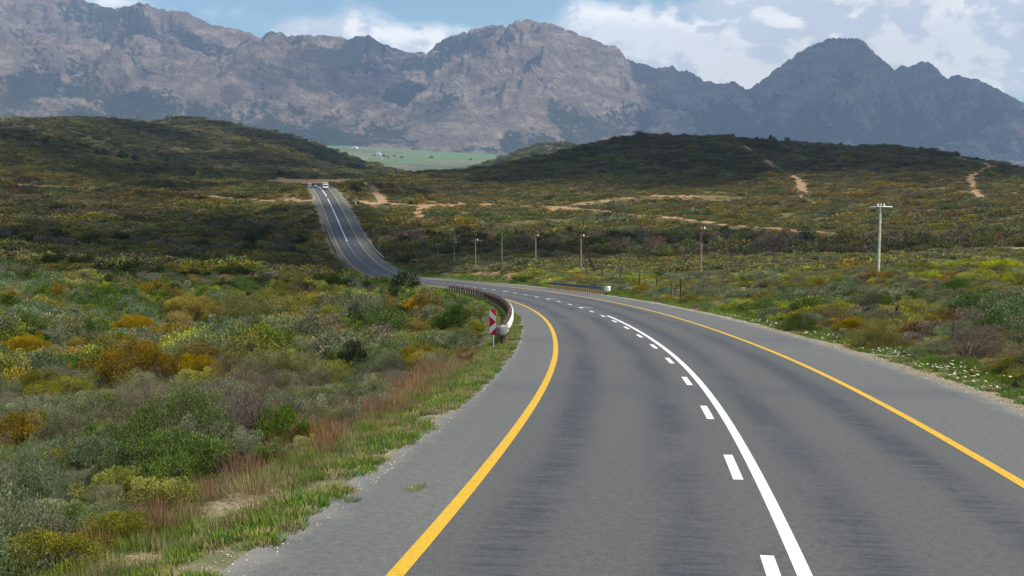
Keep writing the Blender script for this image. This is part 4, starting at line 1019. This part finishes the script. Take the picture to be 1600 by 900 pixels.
ps = empty('gate_post', (x, y, g0)); tube('post', [((0, 0, -.3), (0, 0, 1.75), .10, .09)], wooddark, ps, 8); V, FCs = boxes([(.28, 0, 1.15, .6, .05, .07)]); part('rail_stub', V, FCs, wooddark, ps)
tag(ps, 'thick dark double post with a short rail close to the right verge', 'fence post')

# slim white markers
def marker(px, py, hpx, wm, label, r=None, s=None, off=None):
    p = road_pt(float(s), float(off)); g0 = p[2] - .1; root = empty('marker_post', (p[0], p[1], g0), road_frame(s))
    dd = math.hypot(p[0], p[1]); H = hpx / F * dd
    V, FCs = boxes([(0, 0, H / 2 - .1, wm, wm * .5, H + .2)]); bevel(part('stake', V, FCs, whitep, root), .01)
    V, FCs = boxes([(0, -wm * .27, H - .2, wm * .8, .01, .16)]); part('reflector', V, FCs, redp, root)
    tag(root, label, 'marker post')
marker(858, 443, 16, .09, 'thin white marker stake at the far end of the short right guardrail', s=max(sC, sD) + .3, off=AR + .7)
marker(489, 312, 6, .35, 'small white marker at the left edge of the far road near the crest', s=station(489, 313, AL - .8, 0, 480, 600), off=AL - .8)
marker(558, 315, 6, .35, 'small white marker right of the far road where the side track joins', s=station(550, 318, AR + 1.5, 0, 430, 600), off=AR + 4)

# ---- vehicles on the crest
def wheel(parent, x, y, r=.48, w_=.28):
    V = []; n_ = 16
    for xx in (-w_ / 2, w_ / 2):
        for i in range(n_): V.append((xx, math.cos(i * 2 * math.pi / n_) * r, math.sin(i * 2 * math.pi / n_) * r))
    FCs = [(i, (i + 1) % n_, n_ + (i + 1) % n_, n_ + i) for i in range(n_)] + [(e + 0, e + j, e + j + 1, e + (j + 2) % n_) for e in (0, n_) for j in range(1, n_ - 2, 2)]
    o = part('wheel', V, FCs, blackp, parent); o.location = (x, y, r); return o
def extr(prof, w0, w1=None):
    """side profile (y,z) drawn out across x"""
    n_ = len(prof); V = [(-w0 / 2, y, z) for y, z in prof] + [(w0 / 2, y, z) for y, z in prof]
    return V, [(i, (i + 1) % n_, n_ + (i + 1) % n_, n_ + i) for i in range(n_)]
def ngon_part(name, prof, wd, mat, parent, bv=.05):
    me = bpy.data.meshes.new(name); n_ = len(prof); V, FCs = extr(prof, wd); FCs = FCs + [tuple(range(n_))[::-1], tuple(range(n_, 2 * n_))]
    me.from_pydata([tuple(map(float, v)) for v in V], [], FCs); me.materials.append(mat); me.update(); return bevel(link(name, me, parent), bv, 3)
sT = station(508.5, 296, 1.85, 0, 480, 590); pT = road_pt(sT, 1.85, .01)
tr = empty('delivery_truck', pT, road_frame(sT)); tr.rotation_euler = (math.atan(-.04) * 0, 0, road_frame(sT))
ngon_part('cab', [(-3.2, .5), (-3.2, 1.5), (-3.0, 2.5), (-1.6, 2.6), (-1.6, .5)], 2.4, whitep, tr, .1)
ngon_part('cargo_box', [(-1.5, .75), (-1.5, 3.25), (4.2, 3.25), (4.2, .75)], 2.55, whitep, tr, .05)
V, FCs = boxes([(0, -3.14, 2.02, 2.1, .1, .75)]); o = part('windscreen', V, FCs, glass, tr); o.rotation_euler = (0, 0, 0)
V, FCs = boxes([(0, -3.24, .62, 2.4, .16, .35)]); part('bumper', V, FCs, steeld, tr)
V, FCs = boxes([(0, -1.62, 2.9, 2.2, .1, .4)]); part('upper_panel', V, FCs, steeld, tr)
for xx in (-.95, .95): V, FCs = boxes([(xx, -3.23, 1.0, .32, .06, .22)]); part('headlight', V, FCs, porc, tr)
for xx in (-1.42, 1.42): V, FCs = boxes([(xx, -3.05, 2.0, .16, .12, .5)]); part('mirror', V, FCs, blackp, tr)
for xx in (-1.08, 1.08):
    for y in (-2.4, 2.9): wheel(tr, xx, y)
tag(tr, 'white truck with dark windscreen coming over the crest of the far road', 'truck')
dustw = simple('dusty_white_enamel', (.50, .50, .48), .4)
def car(s, off, label, nm='car', van=False):
    p = road_pt(s, off, .01); c = empty(nm, p, road_frame(s) )
    prof = [(-2.2, .35), (-2.25, .85), (-1.9, 1.0), (-1.3, 1.05), (1.2, 1.08), (2.1, .9), (2.2, .35)] if not van else [(-2.3, .4), (-2.3, 1.3), (-2.2, 2.1), (1.0, 2.15), (1.7, 1.3), (2.3, 1.1), (2.35, .4)]
    ngon_part('body', prof, 1.8, dustw, c, .08)
    if not van: ngon_part('cabin', [(-1.7, 1.03), (-1.15, 1.55), (.35, 1.58), (1.1, 1.05)], 1.55, glass, c, .06); V, FCs = boxes([(0, -.4, 1.6, 1.35, 1.5, .06)]); part('roof', V, FCs, whitep, c)
    V, FCs = boxes([(0, -2.26 if not van else -2.31, 1.3 if not van else 1.65, 1.4, .04, .1 if not van else .55)]) ; part('rear_window' if van else 'spoiler', V, FCs, glass, c)
    for xx in (-.72, .72): V, FCs = boxes([(xx, -2.27 if not van else -2.32, .8, .22, .05, .18)]); part('tail_light', V, FCs, redp, c)
    V, FCs = boxes([(0, -2.28, .45, 1.8, .14, .22)]); part('bumper', V, FCs, steeld, c)
    for xx in (-.8, .8):
        for y in (-1.4, 1.35): wheel(c, xx, y, .33, .2)
    tag(c, label, 'car' if not van else 'van', 'white vehicles driving away over the crest')
sc1 = station(492, 291, -1.85, .2, 560, 640)
car(sc1 - 10, -1.85, 'white car driving away in the left lane on the far crest, left of the truck')
car(sc1 - 8, -4.9, 'white van at the left edge of the road on the far crest, leftmost vehicle', 'van', True)

# ---- farm sheds in the valley
shedw = simple('shed_white', (.80, .80, .78), .5); shedr = simple('shed_roof', (.72, .74, .75), .4, .3); shedt = simple('shed_tan', (.45, .36, .26), .8)
def shed(px, py, wpx, hpx, arch, label, wm=shedw, rm=shedr, rz=.1):
    p = hit(px, py, 2500); r = math.hypot(p[0], p[1]); W_, H_ = wpx / F * r, hpx / F * r; root = empty('farm_shed', p, rz); D_ = W_ * .7
    V, FCs = boxes([(0, D_ / 2, H_ * .3, W_, D_, H_ * .7)]); part('wall', V, FCs, wm, root)
    if arch: prof = [(W_ / 2 * math.cos(a) * 1.02, H_ * .6 + H_ * .5 * math.sin(a)) for a in np.linspace(0, math.pi, 11)]
    else: prof = [(W_ * .53, H_ * .62), (0, H_ * 1.0), (-W_ * .53, H_ * .62)]
    me = bpy.data.meshes.new('roof'); n_ = len(prof); V = [(x, -.4, z) for x, z in prof] + [(x, D_ + .4, z) for x, z in prof]
    me.from_pydata([tuple(map(float, v)) for v in V], [], [(i, (i + 1) % n_, n_ + (i + 1) % n_, n_ + i) for i in range(n_)] + [tuple(range(n_))[::-1], tuple(range(n_, 2 * n_))]); me.materials.append(rm); link('roof', me, root)
    V, FCs = boxes([(0, -.15, H_ * .22, W_ * .3, .3, H_ * .4)]); part('door', V, FCs, steeld, root)
    tag(root, label, 'farm building', 'farm buildings in the distant valley')
shed(555, 233, 9, 5, False, 'white farm shed at the top left of the green valley fields')
shed(592, 243, 7, 5.5, True, 'white arched farm shed among dark trees in the middle of the valley')
shed(596, 250, 3.5, 3, False, 'tiny white hut just below the arched farm shed')
shed(543, 234, 8, 3, False, 'low tan farm building left of the white shed', shedt, shedt)
shed(742, 264, 5, 2.5, False, 'small tan house low in the valley just above the right hill', shedt, shedw)

# ---- trees
def crown_mesh(seed, kind, n_cl, n_lf, lf, wr, tall=1.0):
    return bush_mesh('crown', kind, seed, n_cl, n_lf, lf, wr, tall)
TK = {}
def tree_proto(kind, v):
    if (kind, v) in TK: return TK[(kind, v)]
    me, cc = crown_mesh(900 + v * 7 + len(kind), kind, 40, 2600, .13, .34, 1.05)
    g = np.random.default_rng(v); segs = [((0, 0, -.15), (.03, .02, .28), .07, .05)]
    for c in cc[:22]: segs += [((.03, .02, .26), tuple(c * .55 + np.array([0, 0, .1])), .035, .02), (tuple(c * .55 + np.array([0, 0, .1])), tuple(c * 1.0), .02, .007)]
    V, FCs = sticks_arrays(segs, 4); TK[(kind, v)] = (me, mesh_arrays('trunk', V, FCs, BARK)); return TK[(kind, v)]
def tree(kind, v, loc, w_, h_, label, group, nm='tree', cat='tree'):
    cm, tm = tree_proto(kind, v); root = empty(nm, loc, rng.uniform(0, 6.28)); root.scale = (w_ / 2, w_ / 2, h_ / 1.15)
    link('crown', cm, root); link('trunk', tm, root); tag(root, label, cat, group); return root
def at(px, r):
    u = (px - CX) / F; a = math.atan(u / .97); x, y = r * math.sin(a), r * math.cos(a); return x, y, float(ground(x, y)[0])
RW = {'dry': 'purplish bare twigged', 'dark': 'dark green', 'rust': 'rusty brown', 'green': 'dull green'}
trees = []
for px in np.arange(612, 1250, 8.5):
    if 1165 < px < 1225: continue
    px = px + rng.normal() * 5; r = rng.uniform(335, 392); k = rng.choice(['dry', 'dark', 'rust', 'green'], p=[.5, .28, .1, .12]) if px > 740 else rng.choice(['dark', 'dry'], p=[.7, .3])
    trees.append((px, r, k, rng.uniform(4.5, 8.5), rng.uniform(3.2, 5.4) - (.6 if px < 760 else 0), 'R'))
for px in np.concatenate([np.arange(20, 330, 16), np.arange(385, 535, 9)]):
    r = rng.uniform(300, 400) if px > 360 else rng.uniform(270, 350); trees.append((px + rng.normal() * 6, r, rng.choice(['dry', 'dark', 'green'], p=[.45, .4, .15]), rng.uniform(4, 8), rng.uniform(2.4, 4.4), 'L'))
for px, r in [(520, 330), (508, 420), (500, 400), (480, 360), (470, 300), (556, 300), (590, 330), (600, 380), (585, 430), (575, 455), (572, 500)]:
    trees.append((px, r, 'dark', rng.uniform(4, 7), rng.uniform(3, 4.6), 'L' if px < 560 else 'R'))
tl = {}
for i, (px, r, k, w_, h_, sd) in enumerate(trees):
    x, y, z = at(px, r)
    if abs(float(road_dist([x], [y])[1][0])) < 11 + w_ / 2: continue
    tl.setdefault((sd, k), []).append((px, x, y, z, w_, h_))
for (sd, k), lst in tl.items():
    lst.sort()
    for i, (px, x, y, z, w_, h_) in enumerate(lst):
        wh_ = 'in the dark tree line below the right hill' if sd == 'R' else 'in the shaded hollow left of the far road'
        tree(k, i % 2, (x, y, z - .2), w_, h_, f'{ordinal(i, len(lst))}{RW[k]} tree {wh_}', 'trees of the dark riverine line' if sd == 'R' else 'trees in the shaded hollow at left')
p = road_pt(149., AL - 2.4); tree('dark', 1, (p[0], p[1], float(ground(p[0], p[1])[0]) - .25), 4.4, 3.3, 'rounded dark green bush standing alone beside the road at the far bend', None, 'bush', 'bush')
x, y, z = at(1195, 322); tree('dry', 1, (x, y, z - .2), 10.5, 6.4, 'large dark purple rounded tree standing out at the right end of the tree line', 'trees of the dark riverine line')
x, y, z = at(562, 545); tree('dark', 0, (x, y, z - .2), 8, 5, 'dark tree at the foot of the bare earth track beside the far road', None)
def ridge_at(px, r0, r1):
    u = (px - CX) / F; a = math.atan(u / .97); rs_ = np.linspace(r0, r1, 60); x, y = rs_ * math.sin(a), rs_ * math.cos(a); z = ground(x, y); k = (z / rs_).argmax(); return x[k], y[k], z[k], rs_[k]
RT = [(990, 18, 9), (1034, 9, 5), (1058, 13, 6), (1076, 9, 5), (1131, 15, 8), (1168, 9, 6), (1190, 15, 9), (1213, 11, 8), (1263, 7, 5), (1294, 9, 6), (1240, 8, 4), (1338, 8, 4), (1362, 7, 4), (1415, 8, 5), (1467, 13, 6), (1500, 8, 4), (955, 12, 5), (1012, 10, 4), (1100, 9, 4), (1150, 8, 4), (1540, 9, 5)]
for i, (px, wp, hp_) in enumerate(sorted(RT)):
    x, y, z, r = ridge_at(px, 800, 1150); tree('dark', i % 2, (x, y, z - .4), wp / F * r, hp_ / F * r * 1.2, f'{ordinal(i, len(RT))}dark bushy tree on the skyline of the right hill', 'dark trees along the crest of the right hill')
for i, (px, py, wp, hp_) in enumerate([(160, 243, 23, 10), (190, 248, 20, 10), (211, 252, 15, 10), (262, 255, 12, 6), (438, 276, 16, 9), (28, 186, 14, 5)]):
    p = hit(px, py, 500); r = math.hypot(p[0], p[1]); tree('dark', i % 2, p, wp / F * r, hp_ / F * r * 1.1, f'{ordinal(i, 6)}dark round tree on the left hillside', 'dark trees on the left hill')
p = hit(309, 279, 400); r = math.hypot(p[0], p[1]); tree('lime', 0, p, 7 / F * r, 14 / F * r, 'yellow green poplar group on the left slope below the hill', None); tree('lime', 1, (p[0] + 2.4, p[1], p[2]), 5 / F * r, 12 / F * r, 'slender yellow poplar beside the wider yellow green one', None)
for i, (px, py, wp, hp_) in enumerate([(585, 244, 5, 3), (600, 245, 6, 4), (606, 247, 5, 4), (628, 247, 6, 3), (674, 247, 7, 4), (735, 250, 5, 3), (616, 245, 5, 3)]):
    p = hit(px, py, 2600); r = math.hypot(p[0], p[1]); tree('dark', i % 2, p, wp / F * r, hp_ / F * r, f'{ordinal(i, 7)}dark tree dotting the green valley fields', 'trees in the distant valley')
# ------------------------------------------------------------------ unseen clouds added above the view so their shade falls on hills and mountains
cmat, t, b = new_mat('shade_cloud'); t.n.remove(b)
df = t.node('ShaderNodeBsdfDiffuse'); df.inputs[0].default_value = (.85, .85, .86, 1); tp = t.node('ShaderNodeBsdfTransparent'); mx = t.node('ShaderNodeMixShader'); mx.inputs[0].default_value = .37
t.link(tp.outputs[0], mx.inputs[1]); t.link(df.outputs[0], mx.inputs[2]); t.link(mx.outputs[0], t.n['Material Output'].inputs[0])
import bmesh
bm = bmesh.new(); bmesh.ops.create_icosphere(bm, subdivisions=3, radius=1.0); bm.verts.ensure_lookup_table()
IV = np.array([v.co[:] for v in bm.verts]); IF = np.array([[v.index for v in f.verts] for f in bm.faces]); bm.free()
def shade_cloud(gx_, gy_, ra, rb, rot, H, gz=0, puffs=34, seed=0, dens=1.0):
    """stands where its shade reaches the ground spot (gx_, gy_)"""
    g = np.random.default_rng(seed); off = SUN / SUN[2] * (H - gz); c = np.array([gx_, gy_, gz]) + off; V = []; FCs = []
    for i in range(puffs):
        a = g.uniform(0, 6.28); q = math.sqrt(g.random()) * .95; x, y = math.cos(a) * q * ra, math.sin(a) * q * rb
        s_ = min(ra, rb) * g.uniform(.12, .42) * (1.15 - .6 * q); v = IV * s_ * np.array([1.2, 1.0, .5])
        v = v * (1 + .28 * (vnoise(v[:, 0] / s_ * 2 + i, v[:, 1] / s_ * 2 + v[:, 2] / s_ * 2, seed + i) - .5))[:, None]
        X = x + v[:, 0]; Y = y + v[:, 1]; FCs.append(IF + len(V) * len(IV)); V.append(np.stack([X * math.cos(rot) - Y * math.sin(rot), X * math.sin(rot) + Y * math.cos(rot), v[:, 2] + s_ * .3], -1) + c)
    tag(link('shade_cloud', mesh_arrays('shade_cloud', np.concatenate(V), np.concatenate(FCs), cmat, True)), kind='structure')
CH = max(MTOP + 500, 1900)
def clpx(px, py, r, *a, **k):
    x, y, z = spot_xyz(px, py, r); shade_cloud(x, y, *a, gz=z, **k)
clpx(300, 385, 300, 130, 80, .1, CH, seed=1, puffs=46)
clpx(60, 400, 330, 120, 70, -.2, CH, seed=2)
clpx(460, 345, 420, 60, 70, .3, CH, seed=3)
clpx(140, 230, 1300, 320, 190, .5, CH, seed=4, puffs=20)
clpx(520, 240, 1700, 360, 170, -.7, CH, seed=5, puffs=44)
clpx(1080, 225, 930, 260, 150, -.1, CH, seed=6, puffs=60)
clpx(1420, 250, 860, 300, 180, .2, CH, seed=7, puffs=60)
clpx(860, 262, 850, 170, 60, .0, CH, seed=8, puffs=30)
clpx(560, 292, 640, 70, 60, .2, CH, seed=9, puffs=20)
clpx(780, 385, 370, 140, 30, .0, CH, seed=10, puffs=24)
clpx(1270, 120, 9500, 1900, 2000, .0, CH + 900, seed=11, puffs=130)
clpx(1080, 160, 8700, 900, 1100, .0, CH + 900, seed=12, puffs=60)
clpx(560, 150, 7900, 800, 500, .4, CH + 900, seed=13, puffs=30)
clpx(250, 120, 8200, 900, 300, .3, CH + 900, seed=14, puffs=26)
clpx(120, 262, 760, 190, 120, .3, CH, seed=15, puffs=34)
clpx(330, 262, 900, 150, 150, .3, CH, seed=16, puffs=30)
clpx(-60, 300, 560, 150, 60, .2, CH, seed=17, puffs=24)
clpx(20, 205, 980, 200, 110, .2, CH, seed=18, puffs=30)
clpx(1330, 205, 7700, 1300, 900, .1, CH + 900, seed=19, puffs=70)
clpx(1620, 215, 8600, 700, 500, .1, CH + 900, seed=20, puffs=24)
clpx(180, 300, 620, 230, 60, .0, CH, seed=21, puffs=16)
clpx(400, 292, 700, 110, 60, .0, CH, seed=22, puffs=12)
clpx(20, 330, 470, 110, 50, .0, CH, seed=23, puffs=16)
clpx(200, 428, 175, 62, 26, .1, CH, seed=24, puffs=30)
clpx(390, 438, 165, 30, 20, .1, CH, seed=25, puffs=16)
clpx(420, 205, 7300, 1500, 350, .0, CH + 900, seed=26, puffs=34)
